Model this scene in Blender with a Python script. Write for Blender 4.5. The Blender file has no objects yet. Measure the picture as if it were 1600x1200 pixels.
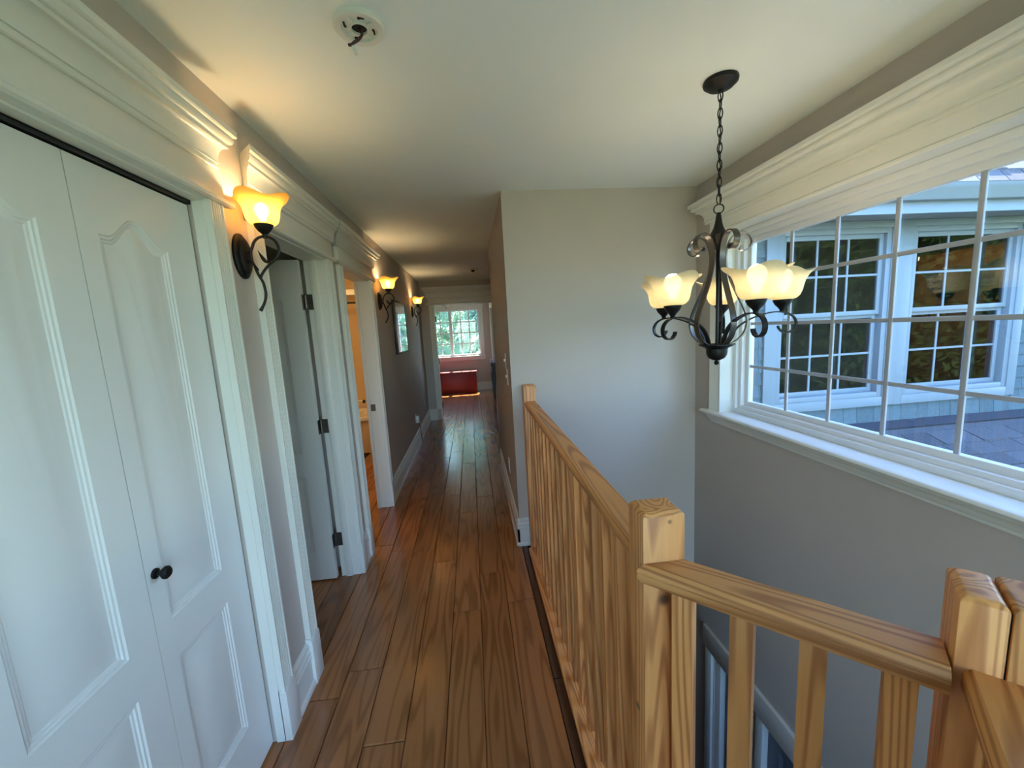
import bpy, bmesh, math, random
from mathutils import Vector, Matrix
from mathutils.geometry import tessellate_polygon

random.seed(7)
SC = bpy.context.scene
COL = SC.collection
R = math.radians
PI = math.pi

# ------------------------------------------------------------------ camera
CAMROT = ((0.99305567, -0.06969235, 0.09478089),
          (-0.10335522, -0.13197667, 0.98584981),
          (-0.05619732, -0.98879985, -0.13826325))
cd = bpy.data.cameras.new('camera')
cd.sensor_width = 36.0
cd.lens = 620.0 * 36.0 / 1600.0
cd.clip_start = 0.02
cam = bpy.data.objects.new('camera', cd)
COL.objects.link(cam)
m = Matrix.Identity(4)
for i in range(3):
    m[i][0] = CAMROT[i][0]
    m[i][1] = -CAMROT[i][1]
    m[i][2] = -CAMROT[i][2]
m[2][3] = 1.56
cam.matrix_world = m
SC.camera = cam

# ------------------------------------------------------------------ world, sun, exposure
SKY_STRENGTH = 0.40
SUN_ENERGY = 12.0
EXPOSURE = 2.3
CHANDELIER_W = 1.55
SCONCE_W = 2.1
w = bpy.data.worlds.new('sky')
SC.world = w
w.use_nodes = True
nt = w.node_tree
nt.nodes.clear()
wo = nt.nodes.new('ShaderNodeOutputWorld')
bg = nt.nodes.new('ShaderNodeBackground')
sky = nt.nodes.new('ShaderNodeTexSky')
sky.sky_type = 'NISHITA'
sky.sun_disc = False
sky.sun_elevation = R(62)
sky.sun_rotation = R(-8)
sky.air_density = 1.0
sky.dust_density = 0.6
tint = nt.nodes.new('ShaderNodeMix')
tint.data_type = 'RGBA'
tint.blend_type = 'MULTIPLY'
tint.inputs['Factor'].default_value = 1.0
tint.inputs['B'].default_value = (0.75, 0.93, 1.10, 1)
nt.links.new(sky.outputs[0], tint.inputs['A'])
nt.links.new(tint.outputs['Result'], bg.inputs[0])
nt.links.new(bg.outputs[0], wo.inputs[0])
bg.inputs[1].default_value = SKY_STRENGTH
sl = bpy.data.lights.new('sun', 'SUN')
sl.energy = SUN_ENERGY
sl.angle = R(0.6)
sl.color = (1.0, 0.93, 0.82)
so = bpy.data.objects.new('sun', sl)
COL.objects.link(so)
so.rotation_euler = Vector((-0.10, -1.0, -1.88)).to_track_quat('-Z', 'Y').to_euler()
vs = SC.view_settings
SC.display_settings.display_device = 'sRGB'
vs.view_transform = 'Standard'
vs.look = 'None'
vs.exposure = EXPOSURE
vs.gamma = 1.0
vs.use_curve_mapping = False
cy = SC.cycles
cy.max_bounces = 10
cy.diffuse_bounces = 6
cy.glossy_bounces = 5
cy.transmission_bounces = 6
cy.transparent_max_bounces = 16
cy.caustics_reflective = False
cy.caustics_refractive = False
cy.sample_clamp_indirect = 4.0
cy.use_denoising = True

# ------------------------------------------------------------------ helpers
OFF = {}


class MB:
    """collects verts and faces in world space"""

    def __init__(self):
        self.v = []
        self.f = []

    def add(self, vs_, fs_):
        o = len(self.v)
        self.v += [tuple(p) for p in vs_]
        self.f += [tuple(i + o for i in f) for f in fs_]
        return self

    def box(self, x0, x1, y0, y1, z0, z1):
        return self.add([(x0, y0, z0), (x1, y0, z0), (x1, y1, z0), (x0, y1, z0),
                         (x0, y0, z1), (x1, y0, z1), (x1, y1, z1), (x0, y1, z1)],
                        [(3, 2, 1, 0), (4, 5, 6, 7), (0, 1, 5, 4), (1, 2, 6, 5), (2, 3, 7, 6), (3, 0, 4, 7)])

    def rings(self, rs, closed=True, caps=True, loop=False):
        n = len(rs[0])
        vs_ = [p for r in rs for p in r]
        fs_ = []
        m_ = len(rs)
        for i in range(m_ if loop else m_ - 1):
            j = (i + 1) % m_
            for k in range(n if closed else n - 1):
                l = (k + 1) % n
                fs_.append((i * n + k, i * n + l, j * n + l, j * n + k))
        if caps and not loop:
            fs_.append(tuple(reversed(range(n))))
            fs_.append(tuple((m_ - 1) * n + k for k in range(n)))
        return self.add(vs_, fs_)

    def prism(self, poly, mp, a0, a1):
        """poly 2d; mp(u, v, a) -> 3d"""
        return self.rings([[mp(u, v, a0) for u, v in poly], [mp(u, v, a1) for u, v in poly]])

    def lathe(self, prof, c, n=24, axis='z', mod=None):
        rs = []
        for i, (r, h) in enumerate(prof):
            ring = []
            for k in range(n):
                a = 2 * PI * k / n
                rr, hh = (r, h) if mod is None else mod(r, h, a, i)
                u, v_ = rr * math.cos(a), rr * math.sin(a)
                if axis == 'z':
                    ring.append((c[0] + u, c[1] + v_, c[2] + hh))
                elif axis == 'x':
                    ring.append((c[0] + hh, c[1] + u, c[2] + v_))
                else:
                    ring.append((c[0] + u, c[1] + hh, c[2] + v_))
            rs.append(ring)
        return self.rings(rs)

    def tube(self, path, rad, n=8, loop=False):
        P = [Vector(p) for p in path]
        rads = rad if isinstance(rad, (list, tuple)) else [rad] * len(P)
        rs = []
        up = None
        for i, p in enumerate(P):
            if loop:
                t = P[(i + 1) % len(P)] - P[i - 1]
            else:
                t = P[min(i + 1, len(P) - 1)] - P[max(i - 1, 0)]
            t.normalize()
            if up is None:
                up = Vector((0, 0, 1)) if abs(t.z) < 0.9 else Vector((1, 0, 0))
            s = t.cross(up).normalized()
            up = s.cross(t).normalized()
            rs.append([p + (s * math.cos(2 * PI * k / n) + up * math.sin(2 * PI * k / n)) * rads[i] for k in range(n)])
        return self.rings(rs, loop=loop)

    def band(self, path, side, w_, th):
        """flat metal strap: side = unit vector across the width"""
        P = [Vector(p) for p in path]
        s = Vector(side).normalized()
        rs = []
        for i, p in enumerate(P):
            t = (P[min(i + 1, len(P) - 1)] - P[max(i - 1, 0)]).normalized()
            nn = t.cross(s).normalized()
            ww = w_[i] if isinstance(w_, (list, tuple)) else w_
            rs.append([p + s * ww / 2 + nn * th / 2, p - s * ww / 2 + nn * th / 2,
                       p - s * ww / 2 - nn * th / 2, p + s * ww / 2 - nn * th / 2])
        return self.rings(rs)


def obj(name, mb, mat, parent=None, bevel=0, smooth=True, segs=2):
    off = OFF.get(parent.name, Vector((0, 0, 0))) if parent else Vector((0, 0, 0))
    me = bpy.data.meshes.new(name)
    me.from_pydata([Vector(p) - off for p in mb.v], [], mb.f)
    bm = bmesh.new()
    bm.from_mesh(me)
    bmesh.ops.recalc_face_normals(bm, faces=bm.faces)
    if bevel:
        ed = [e for e in bm.edges if len(e.link_faces) == 2 and e.calc_face_angle(0) > 0.5]
        bmesh.ops.bevel(bm, geom=ed, offset=bevel, segments=segs, affect='EDGES', profile=0.5, clamp_overlap=True)
    bm.to_mesh(me)
    bm.free()
    if smooth:
        me.polygons.foreach_set('use_smooth', [True] * len(me.polygons))
        me.set_sharp_from_angle(angle=R(38))
    if mat:
        me.materials.append(mat)
    o = bpy.data.objects.new(name, me)
    COL.objects.link(o)
    if parent:
        o.parent = parent
    OFF[o.name] = off
    return o


def tag(o, label=None, cat=None, group=None, kind=None):
    if label:
        o['label'] = label
    if cat:
        o['category'] = cat
    if group:
        o['group'] = group
    if kind:
        o['kind'] = kind
    return o


def thing(name, loc, label, cat, group=None, kind=None):
    o = bpy.data.objects.new(name, None)
    o.empty_display_size = 0.1
    COL.objects.link(o)
    o.location = loc
    OFF[o.name] = Vector(loc)
    return tag(o, label, cat, group, kind)


def dup(root, loc, label):
    r = root.copy()
    COL.objects.link(r)
    r.location = loc
    r['label'] = label
    for ch in list(root.children):
        c = ch.copy()
        COL.objects.link(c)
        c.parent = r
        for g in list(ch.children):
            d = g.copy()
            COL.objects.link(d)
            d.parent = c
    return r


def catmull(pts, n=6):
    P = [Vector(p) for p in pts]
    P = [P[0] * 2 - P[1]] + P + [P[-1] * 2 - P[-2]]
    out = []
    for i in range(1, len(P) - 2):
        for k in range(n):
            t = k / n
            a, b, c, d = P[i - 1], P[i], P[i + 1], P[i + 2]
            out.append(0.5 * ((2 * b) + (c - a) * t + (2 * a - 5 * b + 4 * c - d) * t * t + (3 * b - a - 3 * c + d) * t ** 3))
    out.append(P[-2])
    return out


# ------------------------------------------------------------------ materials
def mat(name):
    m_ = bpy.data.materials.new(name)
    m_.use_nodes = True
    n = m_.node_tree
    return m_, n, n.nodes['Principled BSDF']


def L(n, a, b):
    n.links.new(a, b)


def paint(name, col, rough=0.5, bump=0.0, scale=200, var=0.03, metal=0.0, coat=0.0):
    m_, n, b = mat(name)
    tc = n.nodes.new('ShaderNodeTexCoord')
    nz = n.nodes.new('ShaderNodeTexNoise')
    nz.inputs['Scale'].default_value = 3.0
    nz.inputs['Detail'].default_value = 4
    L(n, tc.outputs['Object'], nz.inputs['Vector'])
    rp = n.nodes.new('ShaderNodeMix')
    rp.data_type = 'RGBA'
    rp.inputs['A'].default_value = (*[c * (1 - var) for c in col], 1)
    rp.inputs['B'].default_value = (*[min(1, c * (1 + var)) for c in col], 1)
    L(n, nz.outputs['Fac'], rp.inputs['Factor'])
    L(n, rp.outputs['Result'], b.inputs['Base Color'])
    b.inputs['Roughness'].default_value = rough
    b.inputs['Metallic'].default_value = metal
    b.inputs['Coat Weight'].default_value = coat
    if bump:
        n2 = n.nodes.new('ShaderNodeTexNoise')
        n2.inputs['Scale'].default_value = scale
        n2.inputs['Detail'].default_value = 3
        L(n, tc.outputs['Object'], n2.inputs['Vector'])
        bp = n.nodes.new('ShaderNodeBump')
        bp.inputs['Strength'].default_value = bump
        bp.inputs['Distance'].default_value = 0.002
        L(n, n2.outputs['Fac'], bp.inputs['Height'])
        L(n, bp.outputs['Normal'], b.inputs['Normal'])
    return m_


def wood(name, axis, light, dark, freq=62.0, rough=0.45, stretch=0.045, rot=0.0, vary=0.18, knots=(), bump=0.25):
    m_, n, b = mat(name)
    tc = n.nodes.new('ShaderNodeTexCoord')
    oi = n.nodes.new('ShaderNodeObjectInfo')
    mu = n.nodes.new('ShaderNodeVectorMath')
    mu.operation = 'SCALE'
    mu.inputs[0].default_value = (3.1, 5.7, 9.3)
    L(n, oi.outputs['Random'], mu.inputs['Scale'])
    ad = n.nodes.new('ShaderNodeVectorMath')
    ad.operation = 'ADD'
    mr = n.nodes.new('ShaderNodeMapping')
    mr.inputs['Rotation'].default_value = (0, 0, rot)
    L(n, tc.outputs['Object'], mr.inputs['Vector'])
    L(n, mr.outputs[0], ad.inputs[0])
    L(n, mu.outputs[0], ad.inputs[1])
    mp = n.nodes.new('ShaderNodeMapping')
    sc = [1, 1, 1]
    sc['xyz'.index(axis)] = stretch
    mp.inputs['Scale'].default_value = sc
    L(n, ad.outputs[0], mp.inputs['Vector'])
    # slow wander of the growth rings
    nz = n.nodes.new('ShaderNodeTexNoise')
    nz.inputs['Scale'].default_value = 9.0
    nz.inputs['Detail'].default_value = 1.5
    L(n, mp.outputs[0], nz.inputs['Vector'])
    m1 = n.nodes.new('ShaderNodeMath')
    m1.operation = 'MULTIPLY'
    m1.inputs[1].default_value = freq
    L(n, nz.outputs['Fac'], m1.inputs[0])
    sn = n.nodes.new('ShaderNodeMath')
    sn.operation = 'SINE'
    L(n, m1.outputs[0], sn.inputs[0])
    mrg = n.nodes.new('ShaderNodeMapRange')
    mrg.inputs['From Min'].default_value = -0.2
    mrg.inputs['From Max'].default_value = 1.0
    L(n, sn.outputs[0], mrg.inputs['Value'])
    # fine fibres
    nf = n.nodes.new('ShaderNodeTexNoise')
    nf.inputs['Scale'].default_value = 160.0
    nf.inputs['Detail'].default_value = 3
    L(n, mp.outputs[0], nf.inputs['Vector'])
    mx = n.nodes.new('ShaderNodeMath')
    mx.operation = 'MULTIPLY_ADD'
    L(n, nf.outputs['Fac'], mx.inputs[0])
    mx.inputs[1].default_value = 0.55
    L(n, mrg.outputs[0], mx.inputs[2])
    m3 = n.nodes.new('ShaderNodeMapRange')
    m3.inputs['From Min'].default_value = 0.15
    m3.inputs['From Max'].default_value = 1.4
    L(n, mx.outputs[0], m3.inputs['Value'])
    c = n.nodes.new('ShaderNodeMix')
    c.data_type = 'RGBA'
    c.inputs['A'].default_value = (*light, 1)
    c.inputs['B'].default_value = (*dark, 1)
    L(n, m3.outputs[0], c.inputs['Factor'])
    last = c.outputs['Result']
    for (kx, ky, kz, kr) in knots:
        vm = n.nodes.new('ShaderNodeVectorMath')
        vm.operation = 'DISTANCE'
        vm.inputs[1].default_value = (kx, ky, kz)
        L(n, tc.outputs['Object'], vm.inputs[0])
        k = n.nodes.new('ShaderNodeMapRange')
        k.inputs['From Min'].default_value = kr * 0.35
        k.inputs['From Max'].default_value = kr
        k.inputs['To Min'].default_value = 0.85
        k.inputs['To Max'].default_value = 0.0
        L(n, vm.outputs['Value'], k.inputs['Value'])
        kc = n.nodes.new('ShaderNodeMix')
        kc.data_type = 'RGBA'
        kc.inputs['B'].default_value = (0.05, 0.02, 0.01, 1)
        L(n, last, kc.inputs['A'])
        L(n, k.outputs[0], kc.inputs['Factor'])
        last = kc.outputs['Result']
    hs = n.nodes.new('ShaderNodeHueSaturation')
    v = n.nodes.new('ShaderNodeMapRange')
    v.inputs['To Min'].default_value = 1 - vary
    v.inputs['To Max'].default_value = 1 + vary
    L(n, oi.outputs['Random'], v.inputs['Value'])
    L(n, v.outputs[0], hs.inputs['Value'])
    L(n, last, hs.inputs['Color'])
    L(n, hs.outputs[0], b.inputs['Base Color'])
    b.inputs['Roughness'].default_value = rough
    bp = n.nodes.new('ShaderNodeBump')
    bp.inputs['Strength'].default_value = bump
    bp.inputs['Distance'].default_value = 0.001
    L(n, mx.outputs[0], bp.inputs['Height'])
    L(n, bp.outputs['Normal'], b.inputs['Normal'])
    return m_


def glass(name, tint=(1, 1, 1), refl=0.06):
    """clear thin pane: mostly passes light, mirrors a little"""
    m_ = bpy.data.materials.new(name)
    m_.use_nodes = True
    n = m_.node_tree
    n.nodes.clear()
    o = n.nodes.new('ShaderNodeOutputMaterial')
    t = n.nodes.new('ShaderNodeBsdfTransparent')
    t.inputs[0].default_value = (*tint, 1)
    g = n.nodes.new('ShaderNodeBsdfGlossy')
    g.inputs['Roughness'].default_value = 0.01
    lw = n.nodes.new('ShaderNodeLayerWeight')
    lw.inputs['Blend'].default_value = 0.5
    pw = n.nodes.new('ShaderNodeMath')
    pw.operation = 'POWER'
    pw.inputs[1].default_value = 5.0
    L(n, lw.outputs['Facing'], pw.inputs[0])
    fr = n.nodes.new('ShaderNodeMath')
    fr.operation = 'MULTIPLY_ADD'
    fr.inputs[1].default_value = 0.9
    fr.inputs[2].default_value = refl
    L(n, pw.outputs[0], fr.inputs[0])
    mx = n.nodes.new('ShaderNodeMixShader')
    L(n, fr.outputs[0], mx.inputs[0])
    L(n, t.outputs[0], mx.inputs[1])
    L(n, g.outputs[0], mx.inputs[2])
    L(n, mx.outputs[0], o.inputs[0])
    return m_


def lampshade(name, col, trans=0.55, clear=0.15):
    m_ = bpy.data.materials.new(name)
    m_.use_nodes = True
    n = m_.node_tree
    n.nodes.clear()
    o = n.nodes.new('ShaderNodeOutputMaterial')
    tc = n.nodes.new('ShaderNodeTexCoord')
    nz = n.nodes.new('ShaderNodeTexNoise')
    nz.inputs['Scale'].default_value = 22
    nz.inputs['Detail'].default_value = 4
    nz.inputs['Distortion'].default_value = 1.5
    L(n, tc.outputs['Object'], nz.inputs['Vector'])
    c = n.nodes.new('ShaderNodeMix')
    c.data_type = 'RGBA'
    c.inputs['A'].default_value = (*[x * 0.9 for x in col], 1)
    c.inputs['B'].default_value = (*[min(1, x * 1.08) for x in col], 1)
    L(n, nz.outputs['Fac'], c.inputs['Factor'])
    t = n.nodes.new('ShaderNodeBsdfTranslucent')
    d = n.nodes.new('ShaderNodeBsdfDiffuse')
    g = n.nodes.new('ShaderNodeBsdfGlossy')
    g.inputs['Roughness'].default_value = 0.15
    tr = n.nodes.new('ShaderNodeBsdfTransparent')
    for x in (t, d):
        L(n, c.outputs['Result'], x.inputs[0])
    tr.inputs[0].default_value = (*[0.4 * x + 0.6 for x in col], 1)
    m1 = n.nodes.new('ShaderNodeMixShader')
    m1.inputs[0].default_value = trans
    L(n, d.outputs[0], m1.inputs[1])
    L(n, t.outputs[0], m1.inputs[2])
    m2 = n.nodes.new('ShaderNodeMixShader')
    m2.inputs[0].default_value = 0.05
    L(n, m1.outputs[0], m2.inputs[1])
    L(n, g.outputs[0], m2.inputs[2])
    m3 = n.nodes.new('ShaderNodeMixShader')
    m3.inputs[0].default_value = clear
    L(n, m2.outputs[0], m3.inputs[1])
    L(n, tr.outputs[0], m3.inputs[2])
    L(n, m3.outputs[0], o.inputs[0])
    return m_


def emit(name, col, s):
    m_ = bpy.data.materials.new(name)
    m_.use_nodes = True
    n = m_.node_tree
    n.nodes.clear()
    o = n.nodes.new('ShaderNodeOutputMaterial')
    e = n.nodes.new('ShaderNodeEmission')
    e.inputs[0].default_value = (*col, 1)
    e.inputs[1].default_value = s
    L(n, e.outputs[0], o.inputs[0])
    return m_


def speckle(name, a, b_, scale=60, rough=0.9, vary=0.25, bump=0.4):
    m_, n, b = mat(name)
    tc = n.nodes.new('ShaderNodeTexCoord')
    oi = n.nodes.new('ShaderNodeObjectInfo')
    nz = n.nodes.new('ShaderNodeTexNoise')
    nz.inputs['Scale'].default_value = scale
    nz.inputs['Detail'].default_value = 6
    L(n, tc.outputs['Object'], nz.inputs['Vector'])
    mr = n.nodes.new('ShaderNodeMapRange')
    mr.inputs['From Min'].default_value = 0.3
    mr.inputs['From Max'].default_value = 0.7
    L(n, nz.outputs['Fac'], mr.inputs['Value'])
    c = n.nodes.new('ShaderNodeMix')
    c.data_type = 'RGBA'
    c.inputs['A'].default_value = (*a, 1)
    c.inputs['B'].default_value = (*b_, 1)
    L(n, mr.outputs[0], c.inputs['Factor'])
    hs = n.nodes.new('ShaderNodeHueSaturation')
    v = n.nodes.new('ShaderNodeMapRange')
    v.inputs['To Min'].default_value = 1 - vary
    v.inputs['To Max'].default_value = 1 + vary
    L(n, oi.outputs['Random'], v.inputs['Value'])
    L(n, v.outputs[0], hs.inputs['Value'])
    L(n, c.outputs['Result'], hs.inputs['Color'])
    L(n, hs.outputs[0], b.inputs['Base Color'])
    b.inputs['Roughness'].default_value = rough
    bp = n.nodes.new('ShaderNodeBump')
    bp.inputs['Strength'].default_value = bump
    bp.inputs['Distance'].default_value = 0.003
    L(n, nz.outputs['Fac'], bp.inputs['Height'])
    L(n, bp.outputs['Normal'], b.inputs['Normal'])
    return m_


def leafmat(name, a, b_):
    m_ = bpy.data.materials.new(name)
    m_.use_nodes = True
    n = m_.node_tree
    n.nodes.clear()
    o = n.nodes.new('ShaderNodeOutputMaterial')
    tc = n.nodes.new('ShaderNodeTexCoord')
    nz = n.nodes.new('ShaderNodeTexNoise')
    nz.inputs['Scale'].default_value = 1.6
    nz.inputs['Detail'].default_value = 5
    L(n, tc.outputs['Object'], nz.inputs['Vector'])
    c = n.nodes.new('ShaderNodeMix')
    c.data_type = 'RGBA'
    c.inputs['A'].default_value = (*a, 1)
    c.inputs['B'].default_value = (*b_, 1)
    L(n, nz.outputs['Fac'], c.inputs['Factor'])
    d = n.nodes.new('ShaderNodeBsdfDiffuse')
    t = n.nodes.new('ShaderNodeBsdfTranslucent')
    L(n, c.outputs['Result'], d.inputs[0])
    L(n, c.outputs['Result'], t.inputs[0])
    mx = n.nodes.new('ShaderNodeMixShader')
    mx.inputs[0].default_value = 0.55
    L(n, d.outputs[0], mx.inputs[1])
    L(n, t.outputs[0], mx.inputs[2])
    L(n, mx.outputs[0], o.inputs[0])
    return m_


M = {}
M['wall'] = paint('taupe_wall_paint', (0.515, 0.455, 0.405), 0.6, 0.10, 260)
M['ceil'] = paint('ceiling_paint', (0.82, 0.855, 0.845), 0.7, 0.12, 220)
M['trim'] = paint('white_trim_paint', (0.76, 0.75, 0.69), 0.38, 0.03, 90)
M['door'] = paint('white_door_paint', (0.74, 0.74, 0.70), 0.42, 0.06, 140)
M['vinyl'] = paint('white_vinyl', (0.80, 0.81, 0.82), 0.35)
M['bar'] = paint('window_grille_vinyl', (0.44, 0.45, 0.49), 0.4)
M['dark'] = paint('dark_void', (0.015, 0.015, 0.015), 0.9)
M['iron'] = paint('dark_bronze_iron', (0.006, 0.0055, 0.005), 0.45, 0.15, 60, metal=0.0)
M['iron'].node_tree.nodes['Principled BSDF'].inputs['Specular IOR Level'].default_value = 0.3
M['strap'] = paint('brushed_dark_steel', (0.13, 0.12, 0.11), 0.32, 0.10, 80, metal=0.9)
M['hinge'] = paint('dark_nickel_hinge', (0.18, 0.16, 0.14), 0.35, metal=0.9)
M['glass'] = glass('clear_window_glass', refl=0.04)
M['shade_cream'] = lampshade('cream_glass_shade', (0.80, 0.68, 0.42), 0.16, 0.03)
M['shade_amber'] = lampshade('amber_glass_shade', (0.85, 0.46, 0.085), 0.32, 0.022)
M['bulb'] = emit('warm_white_bulb', (1.0, 0.86, 0.62), 5)
M['bulb_amber'] = emit('amber_bulb', (1.0, 0.85, 0.50), 24)
M['plank'] = wood('brown_floor_plank', 'y', (0.390, 0.150, 0.048), (0.240, 0.084, 0.025), 48, 0.20, 0.09, vary=0.16, bump=0.0)
M['plank'].node_tree.nodes['Principled BSDF'].inputs['Coat Weight'].default_value = 0.35
M['plank'].node_tree.nodes['Principled BSDF'].inputs['Coat Roughness'].default_value = 0.16
FL, FD = (0.76, 0.345, 0.112), (0.42, 0.150, 0.042)
M['fir_z'] = wood('fir_upright', 'z', FL, FD, 130)
M['fir_y'] = wood('fir_along_hall', 'y', FL, FD, 130)
M['fir_d'] = wood('fir_diagonal', 'x', FL, FD, 130, rot=R(45))
M['fir_e'] = wood('fir_cross_diagonal', 'x', FL, FD, 130, rot=R(-45))
M['nosing'] = wood('dark_floor_border', 'y', (0.085, 0.032, 0.013), (0.040, 0.015, 0.007), 38, 0.4, 0.07)
M['red'] = paint('red_lacquer', (0.22, 0.006, 0.006), 0.42)
M['black'] = paint('black_paint', (0.012, 0.012, 0.014), 0.35)
M['cloth'] = paint('pale_grey_cloth', (0.62, 0.64, 0.68), 0.9, 0.5, 40, var=0.12)
M['bath'] = paint('warm_cream_bath_wall', (0.72, 0.55, 0.32), 0.45)
M['white'] = paint('glossy_white', (0.82, 0.80, 0.76), 0.2)
M['mirror'] = paint('mirror_silver', (0.86, 0.88, 0.87), 0.02, metal=1.0, var=0.0)
M['plastic'] = paint('white_plastic', (0.74, 0.73, 0.68), 0.4)
M['wire_dark'] = paint('dark_red_wire', (0.045, 0.008, 0.008), 0.5)
M['siding'] = speckle('blue_green_cedar_siding', (0.08, 0.13, 0.15), (0.12, 0.17, 0.19), 30, 0.85, 0.12)
M['shingle'] = speckle('grey_asphalt_shingle', (0.055, 0.06, 0.07), (0.145, 0.145, 0.16), 130, 0.95, 0.22)
M['flash'] = paint('dark_flashing', (0.035, 0.04, 0.055), 0.6)
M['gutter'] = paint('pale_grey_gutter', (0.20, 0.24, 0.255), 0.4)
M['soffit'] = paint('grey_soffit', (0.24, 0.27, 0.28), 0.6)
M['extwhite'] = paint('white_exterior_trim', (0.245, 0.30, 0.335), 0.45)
M['entry'] = paint('grey_blue_door_paint', (0.16, 0.18, 0.22), 0.45)
M['leaf'] = leafmat('green_leaves', (0.02, 0.045, 0.014), (0.06, 0.11, 0.035))
M['leafbleached'] = leafmat('haze_bleached_leaves', (0.22, 0.34, 0.24), (0.46, 0.60, 0.47))  # leaf colour lightened to look overexposed and hazy outdoors
M['bark'] = speckle('brown_bark', (0.06, 0.045, 0.03), (0.14, 0.11, 0.08), 20)
M['grass'] = speckle('lawn_grass', (0.03, 0.055, 0.02), (0.06, 0.10, 0.04), 8)
M['subfloor'] = paint('dark_joint', (0.02, 0.009, 0.005), 0.9)
M['darkglass'] = glass('wing_window_glass', (0.6, 0.65, 0.65), 0.07)
M['roomdark'] = paint('unlit_room_shade', (0.10, 0.10, 0.10), 0.9)  # dark colour put in for the shade of unlit rooms

H = 2.44
XL, XR, YF, XW = -0.838, 0.255, 2.69, 1.588
YE = 7.15
YB = 10.5


def structure(name, mb, mt, label, cat, **k):
    return tag(obj(name, mb, mt, None, **k), label, cat, kind='structure')


# ------------------------------------------------------------------ floor
fb = MB()
fb.prism([(-3.4, -2.0), (0.02, -2.0), (0.02, -0.20), (0.60, 0.38), (0.665, 0.445), (0.40, 0.715), (0.395, 2.80), (0.395, 4.40),
          (1.6, 4.4), (1.6, YB + 0.02), (-3.4, YB + 0.02)], lambda u, v, a: (u, v, a), -0.30, -0.018)
floor = structure('floor', fb, M['subfloor'], 'brown wood plank floor running down the upstairs hallway', 'floor', smooth=False)
seams = [-1.47, -1.315, -1.155, -1.0, -0.84, -0.685, -0.525, -0.365, -0.205, -0.05, 0.105, 0.262]
ends = {4: [1.616, 2.88, 4.3, 5.5, 6.9, 8.2, 9.4], 5: [0.6, 1.75, 2.785, 4.1, 5.2, 6.6, 7.8, 9.2], 6: [0.2, 1.382, 2.74, 3.9, 4.9, 6.1, 7.5, 8.8],
        7: [0.75, 2.58, 3.7, 5.1, 6.4, 7.6, 9.0], 8: [0.9, 2.068, 3.3, 4.6, 5.9, 7.2, 8.3, 9.6], 9: [0.3, 2.40, 3.6, 5.0, 6.2, 7.4, 8.9],
        10: [0.865, 2.1, 3.2, 4.5, 5.7, 6.8, 8.0, 9.3]}


def plank(x0, x1, y0, y1, mt):
    b = MB()
    g, c = 0.0012, 0.0035
    z = random.uniform(-0.0012, 0.0)
    x0 += g; x1 -= g; y0 += g; y1 -= g
    b.rings([[(x0, y0, -0.018), (x1, y0, -0.018), (x1, y1, -0.018), (x0, y1, -0.018)],
             [(x0, y0, z - 0.003), (x1, y0, z - 0.003), (x1, y1, z - 0.003), (x0, y1, z - 0.003)],
             [(x0 + c, y0 + c, z), (x1 - c, y0 + c, z), (x1 - c, y1 - c, z), (x0 + c, y1 - c, z)]])
    return obj('plank', b, mt, floor)


for i in range(len(seams) - 1):
    x0, x1 = seams[i], seams[i + 1]
    es = ends.get(i)
    if es is None:
        es, y = [], -1.5 + random.random()
        while y < YB - 0.6:
            y += random.uniform(0.8, 1.5)
            es.append(y)
    es = [-2.0] + [e for e in es if e < YB - 0.2] + [YB]
    for a, b_ in zip(es[:-1], es[1:]):
        if i < 4 and b_ < 1.2:
            continue
        plank(x0, x1, a, b_, M['plank'])
for i in range(8):
    y = 4.4 - 0.4 * (i % 2)
    x0 = 0.262 + i * 0.157
    for a, b_ in ((4.4, 5.9 + 0.5 * (i % 3)), (5.9 + 0.5 * (i % 3), 8.1 + 0.4 * (i % 2)), (8.1 + 0.4 * (i % 2), YB)):
        plank(x0, x0 + 0.157, a, b_, M['plank'])
# dark border strip beside the railing
b = MB()
for (a, b_) in ((0.70, 1.555), (1.56, 2.67)):
    b.box(0.264, 0.302, a, b_, -0.018, 0.0005)
obj('border_strip', b, M['nosing'], floor, bevel=0.002)

# ------------------------------------------------------------------ shell walls
T = 0.12


def wall_y(mb, x0, x1, y0, y1, z0, z1, holes):
    """wall running along y with rectangular holes (y0, y1, z0, z1), sorted"""
    y = y0
    for (a, b_, c, d) in holes:
        mb.box(x0, x1, y, a, z0, z1)
        if c > z0:
            mb.box(x0, x1, a, b_, z0, c)
        if d < z1:
            mb.box(x0, x1, a, b_, d, z1)
        y = b_
    mb.box(x0, x1, y, y1, z0, z1)
    return mb


b = MB()
wall_y(b, XL - T, XL, -2.0, YE, 0.0, H, [(-0.20, 1.455, 0, 2.035), (1.785, 2.555, 0, 2.045), (2.825, 3.575, 0, 2.045)])
structure('wall_left', b, M['wall'], 'taupe hallway wall with the closet, two doorways and three sconces', 'wall', smooth=False)

b = MB()
b.box(XR, XR + 0.12, YF + 0.10, 4.4, 0, H)
b.box(XR, XW, YF, YF + 0.12, -0.31, H)
structure('wall_far', b, M['wall'], 'taupe wall closing the stairwell beside the hallway, with an outside corner', 'wall', smooth=False)

b = MB()
WY0, WY1, WZ0, WZ1 = 0.08, 2.39, 0.945, 2.08
# window wall: full height slab with the window hole above and the entry door hole below
for (a, b_, c, d) in ((-2.0, 5.2, -0.80, WZ0), (-2.0, 5.2, WZ1, 2.6), (-2.0, WY0, WZ0, WZ1), (WY1, 5.2, WZ0, WZ1),
                      (2.42, 5.2, -2.75, -0.80), (-2.0, 0.55, -2.75, -0.80)):
    b.box(XW, XW + 0.2, a, b_, c, d)
structure('wall_right', b, M['wall'], 'taupe stairwell wall under and around the big window', 'wall', smooth=False)

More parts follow.
